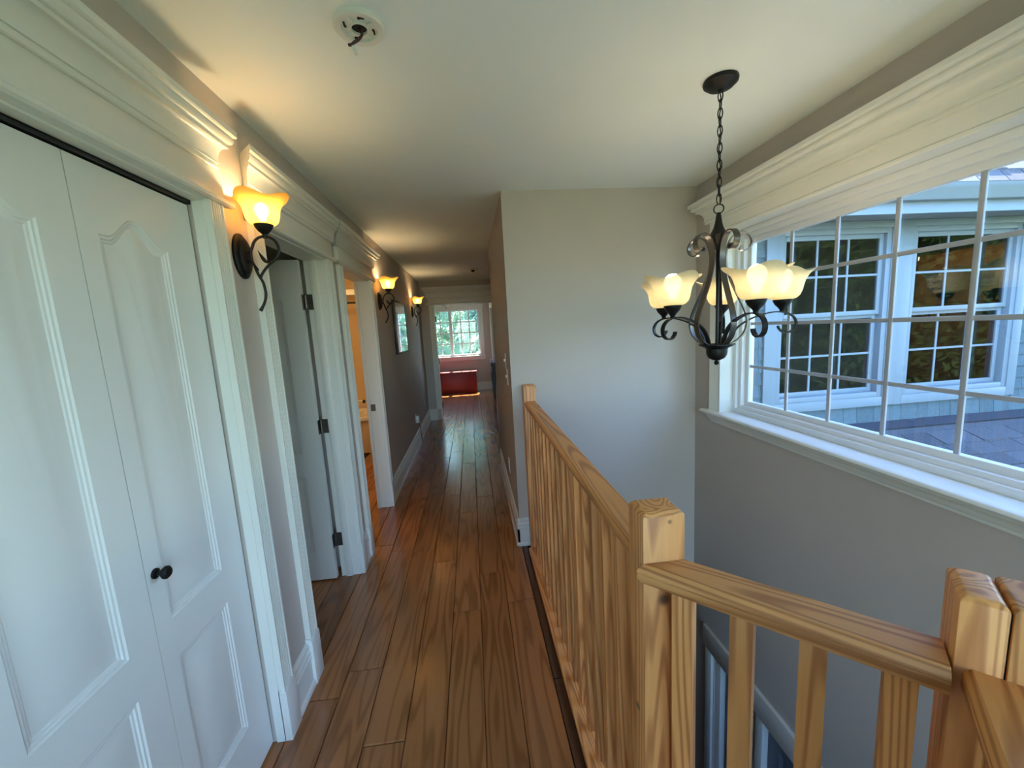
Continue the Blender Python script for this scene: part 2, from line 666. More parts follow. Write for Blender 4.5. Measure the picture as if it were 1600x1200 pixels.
b = MB()
OX0, OX1, OZ = -0.62, 0.46, 2.06
b.box(-3.4, OX0, YE, YE + 0.12, 0, H)
b.box(OX1, 1.6, YE, YE + 0.12, 0, H)
b.box(OX0, OX1, YE, YE + 0.12, OZ, H)
structure('wall_end', b, M['wall'], 'taupe wall at the end of the hallway around the far doorway', 'wall', smooth=False)

b = MB()
b.box(1.0, 1.12, 4.52, YE, 0, H)
b.box(XR, 1.12, 4.40, 4.52, 0, H)
structure('wall_side', b, M['wall'], 'taupe wall where the hallway widens beyond the stairwell', 'wall', smooth=False)

b = MB()
for (x0, x1, z0, z1) in ((-3.4, -0.75, -2.75, H), (1.5, 1.9, -2.75, H), (-0.75, 1.5, -2.75, -0.6), (-0.75, 0.02, -0.6, 0.3), (-0.75, 1.5, 2.25, H)):
    b.box(x0, x1, -2.12, -2.0, z0, z1)
structure('wall_back', b, M['wall'], 'taupe wall across the near end of the landing', 'wall', smooth=False)

b = MB()
b.box(-3.4, 1.79, -2.0, YB + 0.2, H, H + 0.15)
structure('ceiling', b, M['ceil'], 'off-white painted flat ceiling over hallway and stairwell', 'ceiling', smooth=False)

# far room walls
FW = dict(x0=-1.26, x1=0.245, z0=0.915, z1=2.13)
b = MB()
b.box(-3.4, FW['x0'], YB, YB + 0.18, 0, H)
b.box(FW['x1'], 1.0, YB, YB + 0.18, 0, H)
b.box(FW['x0'], FW['x1'], YB, YB + 0.18, 0, FW['z0'])
b.box(FW['x0'], FW['x1'], YB, YB + 0.18, FW['z1'], H)
structure('wall_back_room', b, M['wall'], 'taupe far room wall holding the gridded window above the red chest', 'wall', smooth=False)
b = MB()
RX = 0.53
wall_y(b, RX, RX + 0.16, YE + 0.12, YB, 0, H, [(8.6, 10.1, 0.75, 2.1)])
structure('wall_room_side', b, M['wall'], 'taupe side wall of the far room with a bright side window', 'wall', smooth=False)
b = MB()
b.box(-3.5, -3.4, -2.0, YB, 0, H)
structure('wall_outer', b, M['wall'], 'taupe outer wall behind the left-hand rooms', 'wall', smooth=False)

# lower storey shell
b = MB()
b.box(-1.0, 1.8, -2.0, 5.2, -2.85, -2.75)
structure('floor_lower', b, M['plank'], 'dark wood floor of the storey below the stairwell', 'floor', smooth=False)
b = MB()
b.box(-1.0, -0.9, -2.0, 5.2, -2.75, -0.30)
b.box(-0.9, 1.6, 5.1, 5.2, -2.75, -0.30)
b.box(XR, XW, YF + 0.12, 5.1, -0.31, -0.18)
structure('wall_lower', b, M['roomdark'], 'walls coloured dark as if unlit on the storey below the stairwell', 'wall', smooth=False)

# ------------------------------------------------------------------ trim
PL = lambda u, n, z: (XL + n, u, z)          # left wall
PR = lambda u, n, z: (XW - n, u, z)          # window wall
PE = lambda u, n, z: (u, YE - n, z)          # end wall
PRH = lambda u, n, z: (XR - n, u, z)         # hallway right wall
PB = lambda u, n, z: (u, YB - n, z)          # far room back wall


def bx(mb, P, u0, u1, n0, n1, z0, z1):
    return mb.rings([[P(u0, n0, z0), P(u1, n0, z0), P(u1, n1, z0), P(u0, n1, z0)],
                     [P(u0, n0, z1), P(u1, n0, z1), P(u1, n1, z1), P(u0, n1, z1)]])


def mould(mb, P, prof, u0, u1, r0=True, r1=True):
    """sweep profile (n, z) along u, with mitred returns to the wall at the ends"""
    rs = []
    if r0:
        rs.append([P(u0, 0, z) for n, z in prof])
        rs.append([P(u0 - n, n, z) for n, z in prof])
    else:
        rs.append([P(u0, n, z) for n, z in prof])
    if r1:
        rs.append([P(u1 + n, n, z) for n, z in prof])
        rs.append([P(u1, 0, z) for n, z in prof])
    else:
        rs.append([P(u1, n, z) for n, z in prof])
    return mb.rings(rs)


def crown_prof(z0, z1, p0, p1):
    h, d = z1 - z0, p1 - p0
    pts = [(0, 0), (0, 0.0)]
    q = [(0.0, 0.0), (0.06, 0.02), (0.08, 0.07), (0.03, 0.08), (0.03, 0.13), (0.12, 0.135), (0.12, 0.17)]
    for k in range(7):                      # cove
        a = k / 6 * PI / 2
        q.append((0.08 + 0.42 * (1 - math.cos(a)), 0.18 + 0.36 * math.sin(a)))
    q += [(0.58, 0.545), (0.58, 0.60), (0.53, 0.605), (0.53, 0.64)]
    for k in range(5):                      # ovolo
        a = k / 4 * PI / 2
        q.append((0.62 + 0.22 * math.sin(a), 0.65 + 0.13 * (1 - math.cos(a))))
    q += [(0.80, 0.79), (0.80, 0.83), (0.93, 0.84), (1.0, 0.87), (1.0, 1.0)]
    return [(0, z0)] + [(p0 + d * a, z0 + h * c) for a, c in q] + [(0, z1)]


def fluted(mb, P, u0, u1, z0, z1, n=0.016):
    """reeded casing board: flat edges with raised ribs"""
    w_ = u1 - u0
    prof = [(0, 0), (0, n + 0.009), (0.10, n + 0.009), (0.12, n)]
    k = 4
    for i in range(k):
        c0 = 0.20 + 0.62 * i / k
        c1 = 0.20 + 0.62 * (i + 0.72) / k
        prof += [(c0, n), (c0 + 0.03, n + 0.008), (c1 - 0.03, n + 0.008), (c1, n)]
    prof += [(0.88, n), (0.90, n + 0.009), (1.0, n + 0.009), (1.0, 0)]
    return mb.rings([[P(u0 + w_ * a, c, z0) for a, c in prof], [P(u0 + w_ * a, c, z1) for a, c in prof]])


BASE = [(0, 0), (0.026, 0), (0.026, 0.012), (0.022, 0.022), (0.016, 0.026), (0.016, 0.125), (0.020, 0.130), (0.020, 0.142), (0.013, 0.147),
        (0.018, 0.153), (0.018, 0.166), (0.010, 0.172), (0.014, 0.180), (0.014, 0.196), (0.008, 0.203), (0, 0.205)]


def door_trim(name, P, u0, u1, zh, label, cw=0.078, crown=(0.03, 0.082), ov=0.012, ends=(True, True), left=True, right=True, top=2.283, jd=T, cend=(0, 0)):
    t = tag(bpy.data.objects.new(name, None), label, 'door trim', kind='structure')
    COL.objects.link(t)
    OFF[t.name] = Vector((0, 0, 0))
    for ok, a, c in ((left, u0 - cw, u0 - 0.004), (right, u1 + 0.004, u1 + cw)):
        if ok:
            b = MB()
            fluted(b, P, a, c, 0.20, zh - 0.012)
            obj('casing', b, M['trim'], t)
    f0, f1 = u0 - cw - ov, u1 + cw + ov
    b = MB()
    bx(b, P, f0, f1, 0, 0.024, zh + 0.008, zh + 0.105)
    obj('frieze', b, M['trim'], t, bevel=0.001)
    b = MB()
    mould(b, P, [(0, zh - 0.012), (0.032, zh - 0.012), (0.038, zh - 0.006), (0.038, zh + 0.004), (0.032, zh + 0.010), (0.024, zh + 0.012), (0, zh + 0.012)],
          f0, f1)
    obj('bead', b, M['trim'], t)
    b = MB()
    mould(b, P, crown_prof(zh + 0.10, top, crown[0], crown[1]), f0 + cend[0], f1 + cend[1], *ends)
    obj('crown', b, M['trim'], t)
    # jamb lining
    b = MB()
    bx(b, P, u0 - 0.018, u0, -jd, 0.004, 0, zh)
    bx(b, P, u1, u1 + 0.018, -jd, 0.004, 0, zh)
    bx(b, P, u0 - 0.018, u1 + 0.018, -jd, 0.004, zh - 0.018, zh)
    obj('jamb', b, M['trim'], t)
    return t


t1 = door_trim('trim_1', PL, -0.18, 1.450, 2.045, 'white closed-closet casing and crown header nearest the camera side', jd=0.03, cend=(0, -0.055))
t2 = door_trim('trim_2', PL, 1.792, 2.545, 2.045, 'white fluted casing and crown header around the open panel door', ends=(True, False), cend=(0.028, 0.03))
t3 = door_trim('trim_3', PL, 2.830, 3.570, 2.045, 'white casing and crown header around the yellow-lit bathroom doorway', crown=(0.034, 0.09))
t4 = door_trim('trim_4', PE, OX0 + 0.018, OX1 - 0.018, 2.06, 'white casing and wide crown header at the end of the hallway', cw=0.09, top=2.34)

# plinth blocks + baseboards on the left wall
for (a, c, par) in ((1.450, 1.536, t1), (1.706, 1.790, t2), (2.547, 2.632, t2), (2.744, 2.828, t3), (3.572, 3.652, t3)):
    b = MB()
    bx(b, PL, a, c, 0, 0.030, 0, 0.205)
    mould(b, PL, [(0, 0.205), (0.030, 0.205), (0.026, 0.216), (0.020, 0.222), (0, 0.222)], a, c, False, False)
    obj('plinth_block', b, M['trim'], par, bevel=0.0012)
b = MB()
for (a, c) in ((1.536, 1.706), (2.632, 2.744), (3.652, YE)):
    mould(b, PL, BASE, a, c, False, False)
structure('baseboard_left', b, M['trim'], 'white stepped baseboard along the left hallway wall', 'baseboard')
b = MB()
mould(b, PRH, BASE, YF - 0.016, 4.4, False, False)
PF = lambda u, n, z: (u, YF - n, z)
mould(b, PF, BASE, XR - 0.016, 0.335, False, False)
structure('baseboard_right', b, M['trim'], 'white stepped baseboard under the light switch, wrapping the wall corner', 'baseboard')
b = MB()
mould(b, PE, BASE, XL, OX0 - 0.07, False, False)
mould(b, PE, BASE, OX1 + 0.07, 1.0, False, False)
structure('baseboard_end', b, M['trim'], 'white baseboard beside the casing at the hallway end', 'baseboard')
b = MB()
mould(b, PB, BASE, -3.4, RX, False, False)
structure('baseboard_back', b, M['trim'], 'white baseboard in the far room beside the red chest', 'baseboard')

# ------------------------------------------------------------------ panelled doors
def panel_outline(u0, u1, z0, z1, arch=0.0, inset=0.0):
    u0 += inset; u1 -= inset; z0 += inset
    pts = [(u0, z0), (u1, z0)]
    if arch == 0:
        return pts + [(u1, z1 - inset), (u0, z1 - inset)]
    n = 24
    for k in range(n + 1):
        s = 1 - k / n
        x = abs(2 * s - 1)
        if x > 0.82:
            h = 0
        else:
            h = 0.5 * (1 + math.cos(PI * x / 0.82))
        pts.append((u0 + (u1 - u0) * s, z1 - inset + arch * h))
    return pts


def panel_leaf(name, P, u0, u1, z0, z1, panels, parent, mt, thick=0.034):
    """P(u, n, z): n=0 is the face. panels: (u0,u1,z0,z1,arch)"""
    b = MB()
    outer = [(u0, z0), (u1, z0), (u1, z1), (u0, z1)]
    loops = [outer] + [panel_outline(*p) for p in panels]
    tri = tessellate_polygon([[Vector((a, c, 0)) for a, c in lp] for lp in loops])
    flat = [q for lp in loops for q in lp]
    b.add([P(a, 0, c) for a, c in flat], [tuple(t) for t in tri])
    for p in panels:
        prev = None
        for ins, dep in ((0, 0), (0.004, -0.003), (0.009, -0.0035), (0.012, -0.0065), (0.017, -0.007), (0.020, -0.009), (0.026, -0.009), (0.056, -0.0015)):
            ring = [P(a, dep, c) for a, c in panel_outline(*p, inset=ins)]
            if prev:
                b.rings([prev, ring], caps=False)
            prev = ring
        b.add(prev, [tuple(range(len(prev)))])
    fr = [P(a, 0, c) for a, c in outer]
    bk = [P(a, -thick, c) for a, c in outer]
    b.rings([fr, bk], caps=False)
    b.add(bk, [(0, 1, 2, 3)])
    me = obj(name, b, mt, parent)
    bm = bmesh.new()
    bm.from_mesh(me.data)
    bmesh.ops.remove_doubles(bm, verts=bm.verts, dist=0.00001)
    bmesh.ops.recalc_face_normals(bm, faces=bm.faces)
    bm.to_mesh(me.data)
    bm.free()
    me.data.set_sharp_from_angle(angle=R(25))
    return me


PC = lambda u, n, z: (-0.880 + n, u, z)
cl = tag(bpy.data.objects.new('door_1', None), 'white bifold closet door with arched panels and a small black knob', 'door', kind='structure')
COL.objects.link(cl)
OFF[cl.name] = Vector((0, 0, 0))
leaf1 = panel_leaf('leaf', PC, 1.046, 1.446, 0.012, 2.012, [(1.100, 1.325, 0.815, 1.845, 0.058), (1.100, 1.325, 0.215, 0.700, 0)], cl, M['door'])
leaf2 = panel_leaf('leaf', PC, 0.642, 1.0435, 0.012, 2.012, [(0.735, 0.960, 0.815, 1.845, 0.058), (0.735, 0.960, 0.215, 0.700, 0)], cl, M['door'])
leaf3 = panel_leaf('leaf', PC, 0.236, 0.639, 0.012, 2.012, [(0.325, 0.550, 0.815, 1.845, 0.058), (0.325, 0.550, 0.215, 0.700, 0)], cl, M['door'])
leaf4 = panel_leaf('leaf', PC, -0.170, 0.233, 0.012, 2.012, [(-0.08, 0.145, 0.815, 1.845, 0.058), (-0.08, 0.145, 0.215, 0.700, 0)], cl, M['door'])
b = MB()
b.lathe([(0.0, 0.0), (0.014, 0.0), (0.014, 0.004), (0.006, 0.008), (0.006, 0.016), (0.012, 0.020), (0.017, 0.026), (0.017, 0.031), (0.012, 0.036), (0, 0.037)],
        (-0.880, 1.074, 0.968), 20, 'x')
obj('knob', b, M['iron'], leaf1)['label'] = 'small round black closet knob'
# closet interior darkness
b = MB()
b.box(-1.55, -1.50, -0.3, 1.6, 0, H)
b.box(-1.5, XL - T, 1.60, 1.66, 0, H)
structure('wall_closet', b, M['wall'], 'dim back and side wall inside the closet', 'wall', smooth=False)
b = MB()
b.box(-0.90, -0.872, -0.18, 1.452, 2.016, 2.028)
obj('top_track', b, M['black'], t1)

# open door seen face on, hinged at the far jamb
d2 = tag(bpy.data.objects.new('door_2', None), 'white panel door standing open into a room, three dark hinges showing', 'door', kind='structure')
COL.objects.link(d2)
OFF[d2.name] = Vector((0, 0, 0))
PD = lambda u, n, z: (u, 2.508 - n, z)
dl = panel_leaf('leaf', PD, -1.735, -0.978, 0.012, 2.028,
                [(-1.63, -1.41, 0.85, 1.80, 0.05), (-1.31, -1.09, 0.85, 1.80, 0.05), (-1.63, -1.41, 0.20, 0.71, 0), (-1.31, -1.09, 0.20, 0.71, 0)], d2, M['door'])
for z in (0.262, 1.020, 1.785):
    b = MB()
    b.box(-0.9785, -0.976, 2.5085, 2.5405, z - 0.045, z + 0.045)
    b.box(-0.960, -0.925, 2.5425, 2.5448, z - 0.045, z + 0.045)
    b.box(-0.976, -0.958, 2.541, 2.5445, z - 0.045, z + 0.045)
    for q in (-0.03, -0.01, 0.01, 0.03):
        b.lathe([(0.0075, -0.0095), (0.0075, 0.0095)], (-0.968, 2.5385, z + q), 10)
    obj('hinge', b, M['hinge'], d2)
b = MB()
b.box(-0.925, -0.885, 2.532, 2.545, 0, 2.027)
b.box(-0.925, -0.885, 1.792, 1.805, 0, 2.027)
obj('door_stop', b, M['trim'], t2, bevel=0.002)
# bedroom behind it
b = MB()
b.box(-3.4, XL - T, 2.66, 2.72, 0, H)
structure('wall_divider', b, M['wall'], 'taupe partition behind the open panel door', 'wall', smooth=False)

# ------------------------------------------------------------------ bathroom seen through the third doorway
b = MB()
b.box(-2.6, XL - T, 6.15, 6.25, 0, H)
b.box(-2.6, -2.5, 2.72, 6.15, 0, H)
structure('wall_bath', b, M['bath'], 'warm cream bathroom wall above the white tub', 'wall', smooth=False)
tub = thing('bathtub', (-1.7, 5.7, 0), 'white bathtub with its skirt coloured for beige shadow inside the yellow-lit bathroom', 'bathtub')
b = MB()
b.box(-2.46, XL - T - 0.03, 5.39, 5.42, 0, 0.44)
obj('skirt', b, M['bath'], tub)  # skirt takes the cream wall colour as its beige shadow
b = MB()
o_ = [(-2.48, 5.36), (XL - T - 0.01, 5.36), (XL - T - 0.01, 6.14), (-2.48, 6.14)]
i_ = [(-2.38, 5.44), (XL - T - 0.10, 5.44), (XL - T - 0.10, 6.06), (-2.38, 6.06)]
j_ = [(-2.30, 5.50), (XL - T - 0.18, 5.50), (XL - T - 0.18, 6.0), (-2.30, 6.0)]
b.rings([[(x, y, 0.44) for x, y in o_], [(x, y, 0.50) for x, y in o_], [(x, y, 0.50) for x, y in i_], [(x, y, 0.12) for x, y in j_]])
obj('basin', b, M['white'], tub, bevel=0.012)
sp = thing('tub_spout', (-1.70, 5.40, 0.52), 'pale curved tub spout with a dark end above the tub rim', 'faucet')
b = MB()
b.tube(catmull([(-1.66, 5.40, 0.500), (-1.66, 5.40, 0.62), (-1.62, 5.40, 0.70), (-1.54, 5.40, 0.72), (-1.49, 5.40, 0.71)]), 0.012, 8)
b.lathe([(0.03, 0), (0.03, 0.012), (0.015, 0.02)], (-1.66, 5.40, 0.50), 14)
b.tube(catmull([(-1.66, 5.40, 0.56), (-1.60, 5.40, 0.54), (-1.50, 5.40, 0.575)]), 0.010, 8)
obj('spout', b, M['white'], sp)
b = MB()
b.tube([(-1.49, 5.40, 0.71), (-1.465, 5.40, 0.705)], 0.022, 10)
obj('spout_tip', b, M['iron'], sp)
rd = thing('shower_rod', (-1.6, 5.45, 2.0), 'dark shower curtain rod across the bathroom alcove', 'curtain rod')
b = MB()
b.tube([(-2.5, 5.40, 2.005), (XL - T, 5.40, 2.005)], 0.0125, 10)
obj('rod', b, M['iron'], rd)
sh = tag(obj('soffit_beam', MB().box(-2.5, XL - T, 5.36, 5.60, 2.10, 2.17), M['trim'], None, bevel=0.004), 'cream beam over the shower rod in the bathroom', 'beam', kind='structure')
bl = bpy.data.lights.new('bathroom_bulb', 'POINT')
bl.energy = 5
bl.color = (1.0, 0.62, 0.26)
bl.shadow_soft_size = 0.08
blo = bpy.data.objects.new('bathroom_bulb', bl)
COL.objects.link(blo)
blo.location = (-1.75, 4.3, 2.1)
bc = thing('bathroom_ceiling_light', (-1.75, 4.3, 2.24), 'warm globe lamp hanging in the yellow bathroom', 'lamp')
b = MB()
b.lathe([(0.0, 0.2), (0.06, 0.2), (0.06, 0.185), (0.012, 0.18), (0.012, 0.06), (0, 0.06)], (-1.75, 4.3, 2.24), 16)
obj('canopy', b, M['iron'], bc)
# strike plate of the bathroom doorway
b = MB()
bx(b, PL, 3.5665, 3.569, -0.085, -0.045, 0.905, 0.965)
obj('strike_plate', b, M['hinge'], t3)
b = MB()
bx(b, PL, 3.557, 3.570, -0.085 - 0.03, -0.045 - 0.045, 0, 2.027)
obj('door_stop', b, M['trim'], t3, bevel=0.002)

# ------------------------------------------------------------------ stair window (window_1)
win = tag(bpy.data.objects.new('window_1', None), 'large fixed stairwell window with a white grille looking onto the house wing', 'window', kind='structure')
COL.objects.link(win)
OFF[win.name] = Vector((0, 0, 0))
# jamb boards
b = MB()
b.box(XW - 0.02, 1.74, WY1 - 0.012, WY1 + 0.005, WZ0, WZ1)
b.box(XW - 0.02, 1.74, WY0 - 0.005, WY0 + 0.012, WZ0, WZ1)
b.box(XW - 0.02, 1.74, WY0, WY1, WZ1 - 0.012, WZ1 + 0.005)
obj('jamb', b, M['trim'], win)
# stepped vinyl frame
def frame_ring(mb, x0, x1, y0, y1, z0, z1, w_):
    mb.box(x0, x1, y0, y0 + w_, z0, z1)
    mb.box(x0, x1, y1 - w_, y1, z0, z1)
    mb.box(x0, x1, y0 + w_, y1 - w_, z0, z0 + w_)
    mb.box(x0, x1, y0 + w_, y1 - w_, z1 - w_, z1)


b = MB()
frame_ring(b, 1.655, 1.76, WY0 + 0.012, WY1 - 0.012, WZ0, WZ1 - 0.012, 0.030)
frame_ring(b, 1.672, 1.74, WY0 + 0.042, WY1 - 0.042, WZ0 + 0.022, WZ1 - 0.040, 0.030)
obj('frame', b, M['vinyl'], win, bevel=0.003)
b = MB()
frame_ring(b, 1.696, 1.73, WY0 + 0.068, WY1 - 0.068, WZ0 + 0.044, WZ1 - 0.062, 0.036)
obj('sash', b, M['vinyl'], win, bevel=0.003)
GY0, GY1, GZ0, GZ1 = 0.175, 2.285, 0.99, 2.03
b = MB()
b.box(1.711, 1.713, GY0, GY1, GZ0, GZ1)
obj('glass_pane', b, M['glass'], win)
for k in range(8):
    y = 1.994 - 0.262 * k
    if y > 0.25:
        b = MB()
        b.box(1.7005, 1.7095, y - 0.009, y + 0.009, GZ0, GZ1)
        obj('grille_bar', b, M['bar'], win, bevel=0.002)
for z in (1.246, 1.507, 1.765):
    b = MB()
    b.box(1.7035, 1.7100, GY0, GY1, z - 0.009, z + 0.009)
    obj('grille_bar', b, M['bar'], win, bevel=0.002)
# casing, stool, header
b = MB()
b.rings([[PR(u, n, z) for u, n in ((2.392, 0), (2.392, 0.016), (2.402, 0.020), (2.462, 0.020), (2.470, 0.026), (2.484, 0.026), (2.484, 0))] for z in (0.945, 2.075)])
b.rings([[PR(u, n, z) for u, n in ((0.078, 0), (0.078, 0.016), (0.068, 0.020), (0.008, 0.020), (0.0, 0.026), (-0.014, 0.026), (-0.014, 0))] for z in (0.945, 2.075)])
obj('casing', b, M['trim'], win)
b = MB()
b.box(XW - 0.0, 1.70, WY0, WY1, 0.925, 0.946)
mould(b, PR, [(0, 0.922), (0.050, 0.922), (0.058, 0.926), (0.062, 0.934), (0.058, 0.942), (0.050, 0.946), (0, 0.946)], -0.02, 2.478)
obj('stool', b, M['trim'], win)
b = MB()
mould(b, PR, [(0, 0.862), (0.010, 0.862), (0.014, 0.868), (0.014, 0.874), (0.020, 0.880), (0.026, 0.892), (0.028, 0.902), (0.034, 0.908), (0.042, 0.914), (0.044, 0.922), (0, 0.922)],
      -0.02, 2.470)
obj('apron', b, M['trim'], win)
b = MB()
bx(b, PR, -0.03, 2.495, 0, 0.026, 2.075, 2.155)
obj('frieze', b, M['trim'], win)
b = MB()
mould(b, PR, [(0, 2.066), (0.03, 2.066), (0.036, 2.072), (0.036, 2.080), (0.028, 2.086), (0, 2.086)], -0.03, 2.495)
obj('bead', b, M['trim'], win)
b = MB()
mould(b, PR, crown_prof(2.15, 2.290, 0.030, 0.110), -0.03, 2.505)
obj('crown', b, M['trim'], win)

# ------------------------------------------------------------------ railing
def rail_profile():
    h = [(0.031, 0.040), (0.0385, 0.032), (0.0400, 0.029), (0.0400, 0.0235), (0.0380, 0.0215), (0.0400, 0.0195), (0.0400, 0.011), (0.034, 0.0)]
    return [(-u, z) for u, z in reversed(h)] + h


def handrail(a, c, ztop, mt, parent, cut=None):
    """a, c: xy of the centre line"""
    A, C = Vector((a[0], a[1], 0)), Vector((c[0], c[1], 0))
    d = (C - A).normalized()
    s = Vector((d.y, -d.x, 0))
    rs = []
    for p, sh_ in ((A, 0), (C, 1)):
        ring = []
        for u, z in rail_profile():
            sk = 0.0
            if cut and cut[sh_]:
                sk = cut[sh_] * u
            q = p + s * u + d * sk
            ring.append((q.x, q.y, ztop - 0.040 + z))
        rs.append(ring)
    b = MB()
    b.rings(rs)
    return obj('handrail', b, mt, parent, bevel=0)


def post(x, y, hw, hd, z0, z1, ang, mt, name, parent, ch=0.006):
    b = MB()
    ca, sa = math.cos(ang), math.sin(ang)

    def ring(w_, d_, z):
        return [(x + ca * u - sa * v, y + sa * u + ca * v, z) for u, v in ((-w_, -d_), (w_, -d_), (w_, d_), (-w_, d_))]
    b.rings([ring(hw, hd, z0), ring(hw, hd, z1 - ch), ring(hw - ch, hd - ch, z1)])
    return obj(name, b, mt, parent, bevel=0.0025)


MKN = wood('fir_knotty_post', 'z', FL, FD, 130, knots=((0.0, -0.04, 0.985, 0.018), (0.004, -0.04, 1.02, 0.008), (-0.045, 0.0, 0.70, 0.012), (0.012, -0.041, 1.155, 0.007)))
MKF = wood('fir_far_post', 'z', FL, FD, 130, knots=((0.0, -0.04, 1.135, 0.012), (-0.03, -0.04, 0.86, 0.014)))
g1 = thing('guard_railing', (0.362, 0.76, 0), 'long light fir railing running along the hallway edge, with square newels', 'railing', 'fir railings around the stairwell')
RXC = 0.362
post(RXC, 0.760, 0.0445, 0.038, -0.30, 1.176, 0, MKN, 'newel_post', g1, 0.008)
o = post(RXC + 0.004, 2.645, 0.0415, 0.044, 0.0, 1.176, 0, MKF, 'newel_post', g1, 0.006)
handrail((RXC, 0.797), (RXC + 0.004, 2.602), 1.070, M['fir_y'], g1)
b = MB()
b.box(0.303, 0.420, 0.797, 2.602, -0.002, 0.022)
obj('shoe_rail', b, M['fir_y'], g1, bevel=0.002)
y = 0.872
while y < 2.57:
    post(RXC + 0.002, y, 0.0185, 0.0185, 0.020, 1.032, 0, M['fir_z'], 'baluster', g1, 0.0)
    y += 0.1085
# edge of the floor opening below the railing
b = MB()
b.box(0.396, 0.416, 0.72, 2.69, -0.305, -0.003)
tag(obj('trim_5', b, M['trim'], None), 'white fascia board closing the floor edge under the hallway railing', 'trim', kind='structure')

S2 = 1 / math.sqrt(2)
# diagonal railing: from newel A toward newel B
g2 = thing('guard_railing', (0.36, 0.72, 0), 'short light fir railing crossing diagonally over the stairwell, four balusters showing', 'railing', 'fir railings around the stairwell')
A2 = Vector((0.360, 0.7205, 0))
D2 = Vector((S2, -S2, 0))
L2 = 0.395
b2 = A2 + D2 * L2
handrail((A2.x + 0.0, A2.y), (b2.x, b2.y), 1.070, M['fir_d'], g2, cut=(-1.0, 0))
for k in range(4):
    p = A2 + D2 * (0.040 + 0.1035 * k)
    post(p.x, p.y, 0.0185, 0.0185, 0.020, 1.032, R(45), M['fir_z'], 'baluster', g2, 0.0)
b = MB()
bb = [A2 + D2 * q + Vector((S2, S2, 0)) * r for q, r in ((0.0, -0.05), (L2, -0.05), (L2, 0.05), (0.0, 0.05))]
b.rings([[(p.x, p.y, -0.002) for p in bb], [(p.x, p.y, 0.022) for p in bb]])
obj('shoe_rail', b, M['fir_d'], g2, bevel=0.002)
# newel B: two timbers side by side with an open crack, plus the next rail
g3 = thing('guard_railing', (0.70, 0.42, 0), 'light fir railing at the lower right corner with a cracked double newel post', 'railing', 'fir railings around the stairwell')
cB = Vector((0.660, 0.457, 0))       # middle of the left face
NB = Vector((S2, S2, 0))            # along the face depth
for k, (o0, w_, zt) in enumerate(((0.0, 0.045, 1.172), (0.0472, 0.075, 1.172))):
    c = cB + D2 * (o0 + w_ / 2)
    pp = MB()
    def rg(hw, hd, z, tilt=0.0):
        return [tuple(c + D2 * u + NB * v + Vector((0, 0, z + tilt * u))) for u, v in ((-hw, -hd), (hw, -hd), (hw, hd), (-hw, hd))]
    ch = 0.007 if k == 0 else 0.004
    pp.rings([rg(w_ / 2, 0.0445, -0.30), rg(w_ / 2, 0.0445, zt - ch), rg(w_ / 2 - ch, 0.0445 - ch, zt)])
    obj('newel_post', pp, MKN if k == 0 else M['fir_z'], g3, bevel=0.002)
b = MB()
c = cB + D2 * 0.0461 - NB * 0.02
b.rings([[tuple(c + D2 * u + NB * v + Vector((0, 0, z))) for u, v in ((-0.0012, -0.020), (0.0012, -0.020), (0.0012, 0.03), (-0.0012, 0.03))] for z in (0.0, 1.16)])
obj('crack', b, M['dark'], g3)
A3 = cB + D2 * 0.049 - NB * 0.0445
E3 = A3 - NB * 0.62
handrail((A3.x, A3.y), (E3.x, E3.y), 1.070, M['fir_e'], g3)
for k in range(6):
    p = A3 - NB * (0.045 + 0.1035 * k)
    post(p.x, p.y, 0.0185, 0.0185, 0.020, 1.032, R(45), M['fir_z'], 'baluster', g3, 0.0)

# unseen window added behind the camera to bring in more daylight
w4 = tag(bpy.data.objects.new('added_window', None), 'white framed window added out of view for daylight at the near end of the landing', 'window', kind='structure')
COL.objects.link(w4)
OFF[w4.name] = Vector((0, 0, 0))
b = MB()
for (x0, x1, z0, z1) in ((-0.75, -0.70, 0.3, 2.25), (1.45, 1.5, -0.6, 2.25), (0.02, 0.07, -0.6, 0.3), (0.36, 0.41, -0.55, 2.2), (-0.70, 1.45, 2.2, 2.25), (-0.70, 0.07, 0.3, 0.35), (0.07, 1.45, -0.6, -0.55)):
    b.box(x0, x1, -2.10, -2.03, z0, z1)
obj('frame', b, M['vinyl'], w4, bevel=0.003)
b = MB()
b.box(-0.71, 0.37, -2.075, -2.072, 0.34, 2.21)
b.box(0.40, 1.46, -2.075, -2.072, -0.56, 2.21)
b.box(0.06, 0.37, -2.075, -2.072, -0.56, 0.34)
obj('glass_pane', b, M['glass'], w4)

# ------------------------------------------------------------------ lower entry door on the window wall
ed = tag(bpy.data.objects.new('door_4', None), 'grey-blue entry door with a glazed sidelight on the storey below, seen through balusters', 'door', kind='structure')
COL.objects.link(ed)
OFF[ed.name] = Vector((0, 0, 0))
b = MB()
bx(b, PR, 0.45, 2.53, 0, 0.024, -0.845, -0.69)
bx(b, PR, 2.425, 2.50, 0, 0.020, -2.75, -0.83)
obj('casing', b, M['trim'], ed, bevel=0.002)
b = MB()
for (a, c) in ((2.36, 2.42), (1.95, 2.01), (0.95, 1.01), (0.55, 0.60)):
    b.box(XW + 0.01, XW + 0.16, a, c, -2.75, -0.86)
b.box(XW + 0.01, XW + 0.16, 0.55, 2.42, -0.86, -0.80)
obj('frame', b, M['trim'], ed, bevel=0.003)
b = MB()
b.box(XW + 0.05, XW + 0.09, 2.01, 2.36, -2.75, -0.86)
obj('sidelight_panel', b, M['entry'], ed)
b = MB()
frame_ring(b, XW + 0.035, XW + 0.052, 2.06, 2.31, -2.2, -0.97, 0.022)
obj('sidelight_frame', b, M['vinyl'], ed, bevel=0.003)
b = MB()
